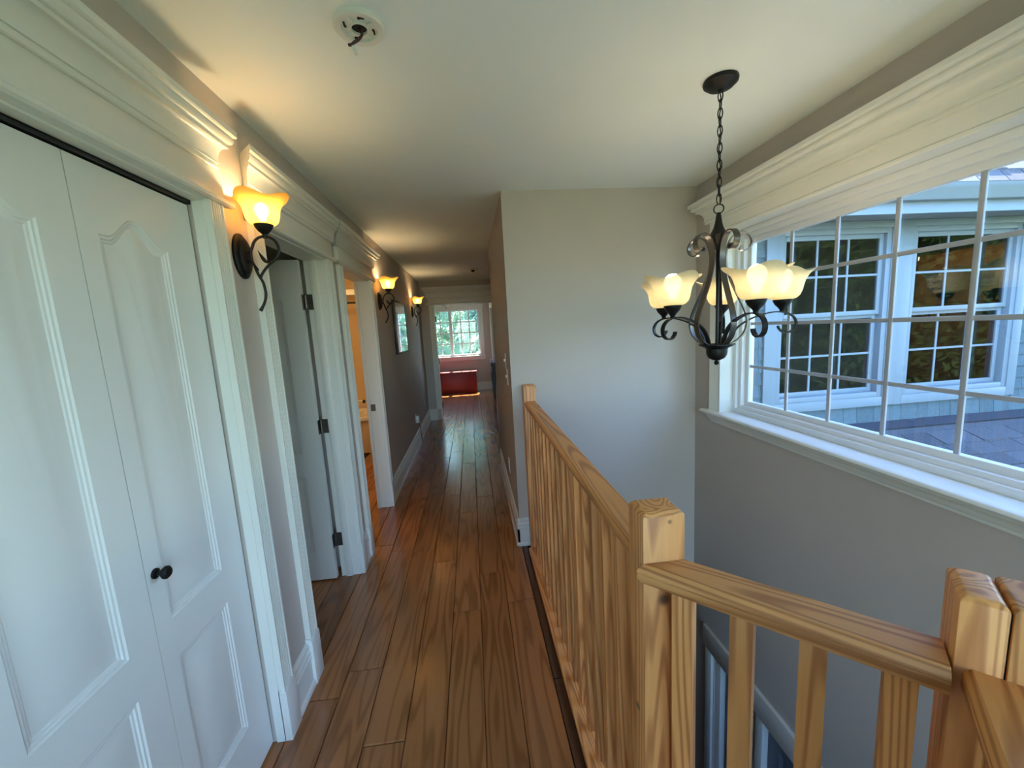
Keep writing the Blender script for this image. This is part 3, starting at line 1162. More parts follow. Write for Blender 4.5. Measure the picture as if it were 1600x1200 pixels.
b.box(XW + 0.048, XW + 0.0505, 2.08, 2.29, -2.18, -0.99)
obj('sidelight_glass', b, M['black'], ed)
PEn = lambda u, n, z: (XW + 0.05 - n, u, z)
panel_leaf('leaf', PEn, 1.012, 1.948, -2.74, -0.862, [(1.10, 1.43, -1.5, -1.0, 0), (1.53, 1.86, -1.5, -1.0, 0), (1.10, 1.43, -2.55, -1.65, 0), (1.53, 1.86, -2.55, -1.65, 0)], ed, M['entry'])
b = MB()
b.box(XW + 0.05, XW + 0.09, 0.60, 0.95, -2.75, -0.86)
obj('sidelight_panel', b, M['entry'], ed)

# ------------------------------------------------------------------ lamps
def shade_mesh(c, scale=1.0, lobes=5, phase=0.0):
    prof = [(0.030, 0.000), (0.043, 0.004), (0.053, 0.014), (0.059, 0.030), (0.062, 0.047), (0.066, 0.064), (0.075, 0.081), (0.087, 0.094), (0.099, 0.102)]
    n = len(prof)

    def mod(r, h, a, i):
        t = (i / (n - 1)) ** 2.2
        return scale * r * (1 + 0.10 * t * math.cos(lobes * a + phase)), scale * (h + 0.009 * t * math.cos(lobes * a + phase))
    b = MB()
    rs = []
    for i, (r, h) in enumerate(prof):
        rs.append([(c[0] + mod(r, h, 2 * PI * k / 40, i)[0] * math.cos(2 * PI * k / 40), c[1] + mod(r, h, 2 * PI * k / 40, i)[0] * math.sin(2 * PI * k / 40),
                    c[2] + mod(r, h, 2 * PI * k / 40, i)[1]) for k in range(40)])
    b.rings(rs, caps=False)
    return b


def bulb_mesh(c, s=1.0):
    return MB().lathe([(0.0, 0.0), (0.010 * s, 0.0), (0.011 * s, 0.014 * s), (0.020 * s, 0.030 * s), (0.0235 * s, 0.045 * s), (0.020 * s, 0.060 * s), (0.010 * s, 0.069 * s), (0, 0.071 * s)], c, 14)


def point(name, loc, watts, col, r=0.02):
    l = bpy.data.lights.new(name, 'POINT')
    l.energy = watts
    l.color = col
    l.shadow_soft_size = r
    o = bpy.data.objects.new(name, l)
    COL.objects.link(o)
    o.location = loc
    return o


# wall sconce (built at y = 1.64, copied down the hall)
SY = 1.64
def make_sconce():
    t = thing('wall_sconce', (XL, SY, 1.885), 'lit amber glass wall sconce on scrolled dark iron, beside the closet casing', 'wall lamp', 'amber wall sconces along the hallway')
    def oval(mb, hw, hh, n0, n1):
        k = 28
        def ring(a, c, n):
            return [(XL + n, SY + a * math.cos(2 * PI * i / k), 1.885 + c * math.sin(2 * PI * i / k)) for i in range(k)]
        mb.rings([ring(hw, hh, n0), ring(hw, hh, n1 - 0.004), ring(hw - 0.006, hh - 0.006, n1)])
    b = MB()
    oval(b, 0.056, 0.083, 0, 0.012)
    oval(b, 0.040, 0.066, 0.010, 0.024)
    bp = obj('backplate', b, M['iron'], t)
    b = MB()
    b.lathe([(0, 0), (0.006, 0), (0.006, 0.006), (0, 0.010)], (XL + 0.024, SY, 1.90), 10, 'x')
    obj('screw', b, M['iron'], bp)
    # ring strand ending in a leaf tip
    rc, rr = (-0.746, 1.908), 0.047
    path = [(-0.784, SY, 1.832), (-0.800, SY, 1.865), (-0.800, SY, 1.90)]
    for a in range(165, -75, -15):
        path.append((rc[0] + rr * math.cos(R(a)), SY, rc[1] + rr * math.sin(R(a))))
    path += [(-0.748, SY, 1.862), (-0.762, SY, 1.878), (-0.775, SY, 1.905)]
    path = catmull(path, 4)
    nn = len(path)
    rad = [0.0052] * nn
    for i in range(10):
        rad[nn - 1 - i] = (0.0008, 0.002, 0.0035, 0.005, 0.0062, 0.0068, 0.0066, 0.0062, 0.0058, 0.0054)[i]
    b = MB()
    b.tube(path, rad, 8)
    obj('ring_scroll', b, M['iron'], t)
    b = MB()
    tail = catmull([(-0.722, SY, 1.866), (-0.745, SY, 1.848), (-0.768, SY, 1.822), (-0.780, SY, 1.800)], 5)
    b.tube(tail, 0.005, 8)
    tail = catmull([(-0.793, SY, 1.845), (-0.784, SY, 1.815), (-0.771, SY, 1.785), (-0.767, SY, 1.745), (-0.776, SY, 1.712), (-0.795, SY, 1.682)], 5)
    b.tube(tail, [0.0052] * (len(tail) - 3) + [0.0058, 0.0066, 0.0072], 8)
    b.tube([(XL + 0.02, SY, 1.865), (-0.798, SY, 1.868)], 0.006, 8)
    obj('tail', b, M['iron'], t)
    b = MB()
    b.lathe([(0, -0.004), (0.008, -0.004), (0.009, 0.010), (0.020, 0.020), (0.030, 0.034), (0.033, 0.044), (0.033, 0.048), (0, 0.048)], (-0.742, SY, 1.952), 20)
    obj('cup', b, M['iron'], t)
    sd = obj('shade', shade_mesh((-0.742, SY, 1.994), 0.96, 4, 0.6), M['shade_amber'], t)
    obj('bulb', bulb_mesh((-0.742, SY, 2.004), 1.0), M['bulb_amber'], sd)
    return t


s1 = make_sconce()
s2 = dup(s1, (XL, 3.93, 1.885), 'lit amber glass wall sconce on scrolled dark iron, between bathroom doorway and mirror')
s3 = dup(s1, (XL, 6.05, 1.885), 'lit amber glass wall sconce on scrolled dark iron, farthest down the hallway past the mirror')
for sy in (SY, 3.93, 6.05):
    point('sconce_bulb_light', (-0.742, sy, 2.055), SCONCE_W, (1.0, 0.62, 0.26), 0.022)

# chandelier
CX, CY = 1.0, 1.54
ch = thing('chandelier', (CX, CY, 1.37), 'five-light dark iron chandelier with cream glass bell shades hanging on a chain over the stairwell', 'chandelier')
b = MB()
b.lathe([(0.0, 0.0), (0.060, 0.0), (0.062, -0.006), (0.060, -0.014), (0.050, -0.020), (0.046, -0.026), (0.030, -0.032), (0.012, -0.035), (0.008, -0.042), (0, -0.042)], (CX, CY, H), 32)
obj('canopy', b, M['iron'], ch)
zt, zb = H - 0.040, 2.000
nl = 13
for k in range(nl):
    zc = zt - (zt - zb) * (k + 0.5) / nl
    hl, hw = 0.021, 0.0085
    lp = []
    for i in range(16):
        a = 2 * PI * i / 16
        u, v = hw * math.cos(a), hl * math.sin(a)
        ang = R(40) if k % 2 else R(130)
        lp.append((CX + u * math.cos(ang), CY + u * math.sin(ang), zc + v))
    b = MB()
    b.tube(lp, 0.0021, 6, loop=True)
    obj('chain_link', b, M['iron'], ch)
b = MB()
b.tube([(CX + 0.004 * math.sin(i * 0.9), CY + 0.004 * math.cos(i * 0.9), zt - (zt - zb) * i / 24) for i in range(25)], 0.0022, 6)
obj('cord', b, M['black'], ch)
b = MB()
va = math.atan2(CY, CX) + PI / 2
b.tube([(CX + 0.0175 * math.cos(2 * PI * i / 24) * math.cos(va), CY + 0.0175 * math.cos(2 * PI * i / 24) * math.sin(va), 1.978 + 0.0175 * math.sin(2 * PI * i / 24)) for i in range(24)], 0.0024, 6, loop=True)
obj('ring', b, M['iron'], ch)
b = MB()
b.lathe([(0, 0.086), (0.007, 0.086), (0.010, 0.070), (0.013, 0.050), (0.018, 0.030), (0.028, 0.010), (0.036, 0.0), (0.034, -0.006), (0.022, -0.030), (0.010, -0.055), (0, -0.056)], (CX, CY, 1.878), 24)
obj('cone', b, M['iron'], ch)
b = MB()
b.tube([(CX, CY, 1.86), (CX, CY, 1.43)], 0.006, 8)
obj('stem', b, M['iron'], ch)
b = MB()
b.lathe([(0, 0.060), (0.050, 0.060), (0.058, 0.064), (0.068, 0.066), (0.068, 0.062), (0.056, 0.056), (0.046, 0.052), (0.040, 0.046), (0.040, 0.036), (0.038, 0.022), (0.030, 0.008), (0.014, 0.0), (0, 0.0)], (CX, CY, 1.384), 28)
obj('hub', b, M['iron'], ch)
b = MB()
b.lathe([(0, 0.018), (0.005, 0.018), (0.005, 0.012), (0.010, 0.006), (0.009, 0.0), (0.004, -0.005), (0, -0.006)], (CX, CY, 1.369), 14)
obj('finial', b, M['iron'], ch)
strap_rz = [(0.086, 1.832), (0.078, 1.820), (0.092, 1.812), (0.112, 1.822), (0.120, 1.846), (0.106, 1.872), (0.078, 1.882), (0.050, 1.868), (0.034, 1.835), (0.028, 1.795), (0.034, 1.745),
            (0.052, 1.690), (0.078, 1.630), (0.100, 1.580), (0.110, 1.535), (0.100, 1.492), (0.074, 1.462), (0.044, 1.446)]
arm_rz = [(0.042, 1.446), (0.052, 1.478), (0.076, 1.514), (0.112, 1.540), (0.152, 1.556), (0.195, 1.566), (0.235, 1.564), (0.266, 1.550), (0.281, 1.525), (0.276, 1.499), (0.257, 1.485), (0.236, 1.487), (0.222, 1.502), (0.220, 1.512)]
CUPR = 0.232
for k in range(5):
    a = R(52 + 72 * k)
    ca, sa = math.cos(a), math.sin(a)
    P3 = lambda r, z: (CX + r * ca, CY + r * sa, z)
    a2 = a
    cb, sb = math.cos(a2), math.sin(a2)
    b = MB()
    b.band(catmull([(CX + r * cb, CY + r * sb, z) for r, z in strap_rz], 4), (-sb, cb, 0), 0.022, 0.005)
    obj('strap', b, M['strap'], ch)
    b = MB()
    b.band(catmull([P3(r, z) for r, z in arm_rz], 4), (-sa, ca, 0), 0.018, 0.0048)
    arm = obj('arm', b, M['iron'], ch)
    b = MB()
    b.lathe([(0, 0), (0.009, 0), (0.009, 0.010), (0.015, 0.018), (0.026, 0.030), (0.033, 0.044), (0.033, 0.052), (0, 0.052)], P3(CUPR, 1.564), 20)
    obj('cup', b, M['iron'], arm)
    obj('shade', shade_mesh(P3(CUPR, 1.612), 1.05, 4, 0.8 + 4 * -a), M['shade_cream'], arm)
    obj('bulb', bulb_mesh(P3(CUPR, 1.636), 1.35), M['bulb'], arm)
    lx = P3(CUPR, 1.700)
    point('chandelier_bulb_light', lx, CHANDELIER_W, (1.0, 0.95, 0.88), 0.025)

# ------------------------------------------------------------------ small hallway things
sm = thing('smoke_detector_base', (-0.255, 1.297, H), 'bare round smoke detector mounting plate with dangling dark wires on the ceiling', 'smoke detector')
b = MB()
b.lathe([(0, 0), (0.071, 0), (0.071, -0.008), (0.066, -0.013), (0.050, -0.012), (0.049, -0.006), (0.026, -0.006), (0.026, -0.012), (0.022, -0.012), (0.022, -0.003), (0, -0.003)], (-0.255, 1.297, H), 36)
mpl = obj('mounting_plate', b, M['plastic'], sm)
for a in (20, 110, 200, 290):
    aa = R(a)
    b = MB()
    pts = [(-0.255 + rr * math.cos(aa + q), 1.297 + rr * math.sin(aa + q)) for rr, q in ((0.034, -0.22), (0.038, 0.0), (0.041, 0.22), (0.046, 0.20), (0.043, -0.02), (0.040, -0.24))]
    b.rings([[(x, y, H - 0.0090) for x, y in pts], [(x, y, H - 0.0055) for x, y in pts]])
    obj('slot', b, M['dark'], mpl)
for a in (60, 150, 240, 330):
    aa = R(a)
    b = MB()
    b.tube([(-0.255 + 0.027 * math.cos(aa), 1.297 + 0.027 * math.sin(aa), H - 0.008), (-0.255 + 0.048 * math.cos(aa), 1.297 + 0.048 * math.sin(aa), H - 0.008)], 0.003, 6)
    obj('rib', b, M['plastic'], mpl)
b = MB()
b.lathe([(0, 0), (0.0235, 0), (0.0235, -0.001), (0, -0.001)], (-0.255, 1.297, H - 0.0035), 24)
obj('centre_hole', b, M['dark'], mpl)
b = MB()
b.tube(catmull([(-0.252, 1.300, H - 0.003), (-0.247, 1.292, H - 0.022), (-0.252, 1.285, H - 0.038), (-0.270, 1.285, H - 0.050), (-0.279, 1.287, H - 0.056)]), 0.0035, 6)
b.tube(catmull([(-0.258, 1.302, H - 0.003), (-0.250, 1.295, H - 0.026), (-0.258, 1.287, H - 0.044), (-0.273, 1.286, H - 0.054)]), 0.003, 6)
b.box(-0.288, -0.272, 1.283, 1.289, H - 0.060, H - 0.055)
obj('wire', b, M['wire_dark'], sm)
b = MB()
b.rings([[(-0.279, 1.283, H - 0.058), (-0.270, 1.283, H - 0.058), (-0.270, 1.291, H - 0.058), (-0.279, 1.291, H - 0.058)],
         [(-0.272, 1.285, H - 0.083), (-0.264, 1.285, H - 0.083), (-0.264, 1.291, H - 0.083), (-0.272, 1.291, H - 0.083)]])
obj('connector', b, M['plastic'], sm)

hl = thing('ceiling_detector', (0.11, 5.9, H), 'small dark-centred round fitting on the hallway ceiling beyond the stairwell', 'ceiling fitting')
b = MB()
b.lathe([(0, 0), (0.075, 0), (0.075, -0.008), (0.055, -0.02), (0.03, -0.022), (0, -0.022)], (0.11, 5.9, H), 24)
obj('base', b, M['plastic'], hl)
b = MB()
b.lathe([(0, -0.022), (0.028, -0.022), (0.020, -0.045), (0, -0.047)], (0.095, 5.88, H), 16)
obj('centre', b, M['iron'], hl)

mr_ = thing('wall_mirror', (XL, 4.9, 1.645), 'slim black-framed rectangular mirror hung between the two farther sconces', 'mirror')
b = MB()
my0, my1, mz0, mz1 = 4.53, 5.24, 1.345, 1.945
def framey(mb, n0, n1, y0, y1, z0, z1, w_):
    bx(mb, PL, y0, y0 + w_, n0, n1, z0, z1)
    bx(mb, PL, y1 - w_, y1, n0, n1, z0, z1)
    bx(mb, PL, y0 + w_, y1 - w_, n0, n1, z0, z0 + w_)
    bx(mb, PL, y0 + w_, y1 - w_, n0, n1, z1 - w_, z1)
framey(b, 0.0, 0.034, my0, my1, mz0, mz1, 0.020)
obj('frame', b, M['black'], mr_, bevel=0.002)
b = MB()
bx(b, PL, my0 + 0.015, my1 - 0.015, 0.002, 0.030, mz0 + 0.015, mz1 - 0.015)
obj('mirror_glass', b, M['mirror'], mr_)


def plate(name, P, u, z, label, cat, toggles=0, sockets=0):
    t = thing(name, P(u, 0, z), label, cat)
    b = MB()
    bx(b, P, u - 0.036, u + 0.036, 0, 0.006, z - 0.058, z + 0.058)
    cp = obj('cover_plate', b, M['plastic'], t, bevel=0.002)
    b = MB()
    if toggles:
        bx(b, P, u - 0.005, u + 0.005, 0.005, 0.016, z - 0.004, z + 0.016)
        obj('toggle', b, M['plastic'], cp, bevel=0.001)
    else:
        for q in (-0.02, 0.02):
            bx(b, P, u - 0.014, u + 0.014, 0.005, 0.008, z + q - 0.013, z + q + 0.013)
        obj('socket', b, M['plastic'], cp, bevel=0.001)
    return t


plate('light_switch', PRH, 3.05, 1.315, 'white light switch plate on the hallway side of the stairwell wall, upper of two', 'light switch', toggles=1)
plate('light_switch', PRH, 2.96, 1.20, 'white light switch plate just below another on the stairwell wall', 'light switch', toggles=1)
plate('wall_outlet', PRH, 3.28, 0.40, 'white outlet low on the wall above the right hallway baseboard', 'outlet', sockets=1)
plate('wall_outlet', PL, 5.50, 0.40, 'white outlet below the mirror with a plug adapter in it', 'outlet', sockets=1)
plate('wall_outlet', PL, 6.62, 0.42, 'white outlet on the left wall beside the end doorway casing', 'outlet', sockets=1)
pg = thing('plug_adapter', (XL, 5.50, 0.39), 'white plug adapter with a thin cord in the outlet below the mirror', 'plug')
b = MB()
bx(b, PL, 5.465, 5.535, 0.008, 0.05, 0.34, 0.44)
obj('body', b, M['plastic'], pg, bevel=0.006)
b = MB()
b.tube(catmull([(XL + 0.035, 5.52, 0.342), (XL + 0.04, 5.57, 0.26), (XL + 0.035, 5.64, 0.17), (XL + 0.035, 5.70, 0.05), (XL + 0.04, 5.72, 0.006)]), 0.005, 6)
obj('cord', b, M['black'], pg)

# ------------------------------------------------------------------ far room
door3 = tag(bpy.data.objects.new('door_3', None), 'white door swung open into the far room, dark hinges on its jamb', 'door', kind='structure')
COL.objects.link(door3)
OFF[door3.name] = Vector((0, 0, 0))
b = MB()
dv = Vector((-math.sin(R(25)), math.cos(R(25)), 0))
dn = Vector((dv.y, -dv.x, 0))
p0 = Vector((OX0 - 0.01, YE + 0.135, 0))
b.rings([[tuple(p0 + dv * u + dn * v + Vector((0, 0, z))) for u, v in ((0, 0), (0.80, 0), (0.80, -0.035), (0, -0.035))] for z in (0.01, 2.03)])
obj('leaf', b, M['door'], door3)
for z in (0.25, 1.05, 1.80):
    b = MB()
    b.box(OX0 + 0.012, OX0 + 0.030, YE + 0.045, YE + 0.12, z - 0.05, z + 0.05)
    b.lathe([(0.010, -0.05), (0.010, 0.05)], (OX0 + 0.024, YE + 0.125, z), 10)
    obj('hinge', b, M['iron'], door3)

w2 = tag(bpy.data.objects.new('window_2', None), 'white sliding window with square grilles in the far room, green trees outside', 'window', kind='structure')
COL.objects.link(w2)
OFF[w2.name] = Vector((0, 0, 0))
fx0, fx1, fz0, fz1 = FW['x0'], FW['x1'], FW['z0'], FW['z1']
b = MB()
bx(b, PB, fx0 - 0.095, fx0, 0, 0.02, fz0 - 0.02, fz1)
bx(b, PB, fx1, fx1 + 0.095, 0, 0.02, fz0 - 0.02, fz1)
bx(b, PB, fx0 - 0.11, fx1 + 0.11, 0, 0.022, fz1, fz1 + 0.12)
bx(b, PB, fx0 - 0.10, fx1 + 0.10, 0, 0.02, fz0 - 0.11, fz0 - 0.02)
obj('casing', b, M['trim'], w2, bevel=0.002)
b = MB()
mould(b, PB, crown_prof(fz1 + 0.11, fz1 + 0.24, 0.03, 0.08), fx0 - 0.11, fx1 + 0.11)
obj('crown', b, M['trim'], w2)
b = MB()
bx(b, PB, fx0 - 0.11, fx1 + 0.11, -0.10, 0.045, fz0 - 0.025, fz0)
obj('stool', b, M['trim'], w2, bevel=0.004)
b = MB()
def framex(mb, x0, x1, z0, z1, w_, ya, yb):
    mb.box(x0, x0 + w_, ya, yb, z0, z1)
    mb.box(x1 - w_, x1, ya, yb, z0, z1)
    mb.box(x0 + w_, x1 - w_, ya, yb, z0, z0 + w_)
    mb.box(x0 + w_, x1 - w_, ya, yb, z1 - w_, z1)
framex(b, fx0, fx1, fz0, fz1, 0.045, YB + 0.06, YB + 0.15)
mxc = -0.505
b.box(mxc - 0.04, mxc + 0.04, YB + 0.07, YB + 0.14, fz0 + 0.045, fz1 - 0.045)
obj('frame', b, M['vinyl'], w2, bevel=0.003)
b = MB()
b.box(fx0 + 0.04, fx1 - 0.04, YB + 0.105, YB + 0.108, fz0 + 0.04, fz1 - 0.04)
obj('glass_pane', b, M['glass'], w2)
for (a, c) in ((fx0 + 0.045, mxc - 0.04), (mxc + 0.04, fx1 - 0.045)):
    for k in (1, 2):
        x = a + (c - a) * k / 3
        b = MB()
        b.box(x - 0.014, x + 0.014, YB + 0.096, YB + 0.104, fz0 + 0.045, fz1 - 0.045)
        obj('grille_bar', b, M['vinyl'], w2)
    for k in (1, 2, 3):
        z = fz0 + 0.045 + (fz1 - fz0 - 0.09) * k / 4
        b = MB()
        b.box(a, c, YB + 0.098, YB + 0.1045, z - 0.014, z + 0.014)
        obj('grille_bar', b, M['vinyl'], w2)
w3 = tag(bpy.data.objects.new('window_3', None), 'bright white-cased side window at the right of the far room', 'window', kind='structure')
COL.objects.link(w3)
OFF[w3.name] = Vector((0, 0, 0))
PS = lambda u, n, z: (RX - n, u, z)
b = MB()
bx(b, PS, 10.10, 10.19, 0, 0.022, 0.72, 2.10)
bx(b, PS, 8.51, 8.60, 0, 0.022, 0.72, 2.10)
bx(b, PS, 8.49, 10.21, 0, 0.022, 2.10, 2.22)
mould(b, PS, crown_prof(2.21, 2.34, 0.03, 0.09), 8.49, 10.21)
bx(b, PS, 8.47, 10.23, -0.05, 0.05, 0.72, 0.75)
obj('casing', b, M['trim'], w3, bevel=0.002)
b = MB()
frame_ring(b, RX + 0.05, RX + 0.12, 8.6, 10.1, 0.75, 2.10, 0.05)
b.box(RX + 0.06, RX + 0.11, 9.33, 9.37, 0.8, 2.05)
obj('frame', b, M['vinyl'], w3)
b = MB()
b.box(RX + 0.083, RX + 0.086, 8.64, 10.06, 0.79, 2.06)
obj('glass_pane', b, M['glass'], w3)

cs = thing('storage_chest', (-0.5, 10.25, 0), 'long red chest with a pale lit lid below the far window', 'chest')
b = MB()
b.box(-1.30, 0.075, 10.08, 10.44, 0.0, 0.515)
obj('body', b, M['red'], cs, bevel=0.006)
b = MB()
b.box(-1.315, 0.090, 10.06, 10.45, 0.517, 0.548)
obj('lid', b, M['red'], cs, bevel=0.006)

tb = thing('console_table', (0.45, 8.3, 0), 'black console table with tapered legs at the right of the far room', 'table')
b = MB()
b.box(0.375, 0.525, 8.30, 9.05, 0.80, 0.87)
obj('tabletop', b, M['black'], tb, bevel=0.004)
b = MB()
b.box(0.395, 0.515, 8.33, 9.02, 0.62, 0.80)
obj('apron', b, M['black'], tb, bevel=0.004)
for (x, y) in ((0.435, 8.36), (0.435, 8.99)):
    b = MB()
    b.rings([[(x - q, y - q, z), (x + q, y - q, z), (x + q, y + q, z), (x - q, y + q, z)] for q, z in ((0.012, 0.0), (0.022, 0.25), (0.042, 0.62))])
    obj('leg', b, M['black'], tb, bevel=0.002)
cb_ = MB()
rs = []
for i in range(9):
    t_ = i / 8
    x = 0.365 + 0.155 * t_
    rs.append([(x, 8.29, 0.873), (x, 8.55, 0.873), (x, 8.55, 0.935 + 0.012 * math.sin(t_ * 9)), (x, 8.29, 0.925 + 0.014 * math.sin(t_ * 11 + 1))])
cb_.rings(rs)
tag(obj('folded_cloth', cb_, M['cloth'], None, bevel=0.006), 'pale folded cloth lying on the black console table', 'cloth')

fl = thing('ceiling_light', (-0.49, 8.9, 2.1), 'small white glass bowl lamp hanging in the far room before the window', 'lamp')
b = MB()
b.lathe([(0, 0.34), (0.05, 0.34), (0.05, 0.325), (0.008, 0.32), (0.008, 0.19), (0.0, 0.19)], (-0.49, 8.9, 2.1), 16)
obj('stem', b, M['iron'], fl)
b = MB()
b.lathe([(0.0, 0.012), (0.03, 0.015), (0.075, 0.04), (0.105, 0.085), (0.115, 0.14), (0.105, 0.19), (0.0, 0.195)], (-0.49, 8.9, 2.09), 24)
obj('bowl', b, M['white'], fl)
b = MB()
b.lathe([(0, 0.016), (0.008, 0.014), (0.012, 0.0), (0.006, -0.012), (0, -0.014)], (-0.49, 8.9, 2.09), 12)
obj('finial', b, M['iron'], fl)

# ------------------------------------------------------------------ the house wing outside the stair window
WGY = 3.5
wing = thing('house_wing', (4.2, WGY, 0.4), 'neighbouring house wing with white double windows, blue-green shingle siding and pale gutter', 'building')
b = MB()
WX0, WX1 = 1.8, 9.0
for (x0, x1, z0, z1) in ((WX0, 2.80, -3, 2.36), (4.02, 4.20, 0.55, 2.36), (5.46, WX1, -3, 2.36), (2.80, 5.46, -3, 0.66), (2.80, 5.46, 2.28, 2.36)):
    b.box(x0, x1, WGY + 0.02, WGY + 0.16, z0, z1)
b.box(2.8, 5.5, 4.9, 5.0, 0, 2.5)
b.box(2.7, 2.8, WGY + 0.16, 4.9, 0, 2.5)
b.box(5.5, 5.6, WGY + 0.16, 4.9, 0, 2.5)
b.box(2.7, 5.6, WGY + 0.16, 5.0, 2.5, 2.56)
b.box(2.7, 5.6, WGY + 0.16, 5.0, 0.3, 0.36)
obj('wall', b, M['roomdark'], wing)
# siding shingles
def siding(x0, x1, z0, z1, course=0.118):
    z = z0
    row = 0
    while z < z1 - 0.02:
        h = min(course, z1 - z)
        x = x0
        while x < x1 - 0.005:
            wd = random.uniform(0.10, 0.19)
            xe = min(x + wd, x1)
            b = MB()
            d = random.uniform(0, 0.004)
            b.rings([[(x + 0.0015, WGY + 0.02, z), (xe - 0.0015, WGY + 0.02, z), (xe - 0.0015, WGY + 0.02, z + h + 0.01), (x + 0.0015, WGY + 0.02, z + h + 0.01)],
                     [(x + 0.0015, WGY - 0.004 - d, z), (xe - 0.0015, WGY - 0.004 - d, z), (xe - 0.0015, WGY + 0.010, z + h + 0.01), (x + 0.0015, WGY + 0.010, z + h + 0.01)]])
            obj('siding_shingle', b, M['siding'], wing, smooth=False)
            x = xe
        z += course
        row += 1


siding(2.38, 2.73, 0.42, 2.36)
siding(2.73, 5.50, 0.42, 0.606, 0.186)
siding(5.50, 6.30, 0.42, 2.36)
# white window surround boards
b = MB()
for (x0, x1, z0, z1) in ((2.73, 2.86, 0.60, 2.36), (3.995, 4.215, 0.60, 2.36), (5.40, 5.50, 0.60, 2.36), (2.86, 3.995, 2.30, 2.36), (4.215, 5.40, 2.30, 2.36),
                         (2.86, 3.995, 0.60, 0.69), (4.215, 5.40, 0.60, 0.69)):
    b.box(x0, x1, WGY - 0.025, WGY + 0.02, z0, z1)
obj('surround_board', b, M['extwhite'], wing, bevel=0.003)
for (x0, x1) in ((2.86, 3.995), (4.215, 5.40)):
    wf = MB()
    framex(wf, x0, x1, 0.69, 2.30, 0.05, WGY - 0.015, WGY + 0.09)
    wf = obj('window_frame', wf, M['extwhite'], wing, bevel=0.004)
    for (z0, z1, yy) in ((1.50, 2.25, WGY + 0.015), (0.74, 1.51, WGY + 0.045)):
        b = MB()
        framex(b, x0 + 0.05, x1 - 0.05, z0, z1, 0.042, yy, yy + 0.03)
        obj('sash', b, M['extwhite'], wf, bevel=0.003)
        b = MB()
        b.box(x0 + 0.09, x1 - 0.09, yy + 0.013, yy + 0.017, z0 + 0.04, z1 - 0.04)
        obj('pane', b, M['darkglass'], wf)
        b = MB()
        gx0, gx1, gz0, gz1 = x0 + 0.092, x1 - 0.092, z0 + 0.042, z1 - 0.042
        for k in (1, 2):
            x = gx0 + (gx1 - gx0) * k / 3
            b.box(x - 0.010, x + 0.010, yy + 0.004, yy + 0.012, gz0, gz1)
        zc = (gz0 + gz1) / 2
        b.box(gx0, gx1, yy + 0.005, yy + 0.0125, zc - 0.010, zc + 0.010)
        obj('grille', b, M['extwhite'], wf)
# soffit boards, fascia, gutter
for k in range(26):
    x = 2.0 + k * 0.18
    b = MB()
    b.box(x + 0.003, x + 0.177, 3.10, WGY + 0.01, 2.362, 2.372)
    obj('soffit_board', b, M['soffit'], wing)
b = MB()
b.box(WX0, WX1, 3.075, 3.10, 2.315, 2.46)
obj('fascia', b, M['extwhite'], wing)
b = MB()
gp = [(3.074, 2.405), (3.02, 2.405), (3.005, 2.425), (2.995, 2.455), (2.975, 2.475), (2.965, 2.50), (2.962, 2.515), (2.972, 2.515), (2.976, 2.49), (3.0, 2.47), (3.01, 2.44), (3.03, 2.415), (3.066, 2.415), (3.066, 2.51), (3.074, 2.51)]
b.rings([[(x, y, z) for y, z in gp] for x in (WX0, WX1)])
obj('gutter', b, M['gutter'], wing)
SL = 0.42


def shingle_roof(parent, x0, x1, ylo, yhi, zlo, expo, SL=0.42):
    """courses climbing towards +y from (ylo, zlo) with slope SL; tabs are single parts"""
    n = int((yhi - ylo) / expo)
    for r in range(n):
        ya = ylo + r * expo
        za = zlo + SL * (ya - ylo)
        x = x0 - random.uniform(0, 0.3)
        while x < x1:
            wd = random.choice((0.20, 0.27, 0.33, 0.40))
            xa, xe = max(x, x0), min(x + wd, x1)
            if xe - xa > 0.02:
                t = random.choice((0.008, 0.013, 0.020))
                b = MB()
                yb_ = ya + expo * 1.25
                zb_ = zlo + SL * (yb_ - ylo)
                b.rings([[(xa + 0.004, ya, za), (xe - 0.004, ya, za), (xe - 0.004, yb_, zb_), (xa + 0.004, yb_, zb_)],
                         [(xa + 0.004, ya - 0.003, za + t), (xe - 0.004, ya - 0.003, za + t), (xe - 0.004, yb_, zb_ + 0.002), (xa + 0.004, yb_, zb_ + 0.002)]])
                obj('roof_shingle', b, M['shingle'], parent, smooth=False)
            x += wd


b = MB()
b.rings([[(x, 2.99, 2.505), (x, 6.2, 2.505 + 1.5 * 3.21), (x, 9.4, 2.505), (x, 9.4, 2.44), (x, 3.05, 2.44)] for x in (WX0, WX1)])
obj('upper_roof_deck', b, M['flash'], wing)
shingle_roof(wing, 2.9, 5.4, 2.965, 3.50, 2.512, 0.075, 1.5)

# lower roof below the wing windows
lr = thing('lower_roof', (4.5, 2.0, -0.4), 'grey asphalt shingle roof sloping down below the wing windows', 'roof')
zr = lambda y: 0.405 - SL * (3.5 - y)
b = MB()
b.rings([[(x, y, z) for y, z in ((-1.2, zr(-1.2) - 0.004), (3.5, zr(3.5) - 0.004), (3.5, -1.8), (-1.2, -1.8))] for x in (1.83, 9.0)])
obj('roof_deck', b, M['shingle'], lr, smooth=False)
b = MB()
b.box(2.3, 6.4, 3.484, 3.5, zr(3.5), 0.428)
b.rings([[(x, y, z) for y, z in ((3.40, zr(3.40) + 0.014), (3.497, zr(3.497) + 0.014), (3.497, zr(3.497) + 0.03), (3.40, zr(3.40) + 0.02))] for x in (2.3, 6.4)])
obj('flashing', b, M['flash'], lr)
shingle_roof(lr, 2.75, 5.9, 1.70, 3.36, zr(1.70), 0.145)

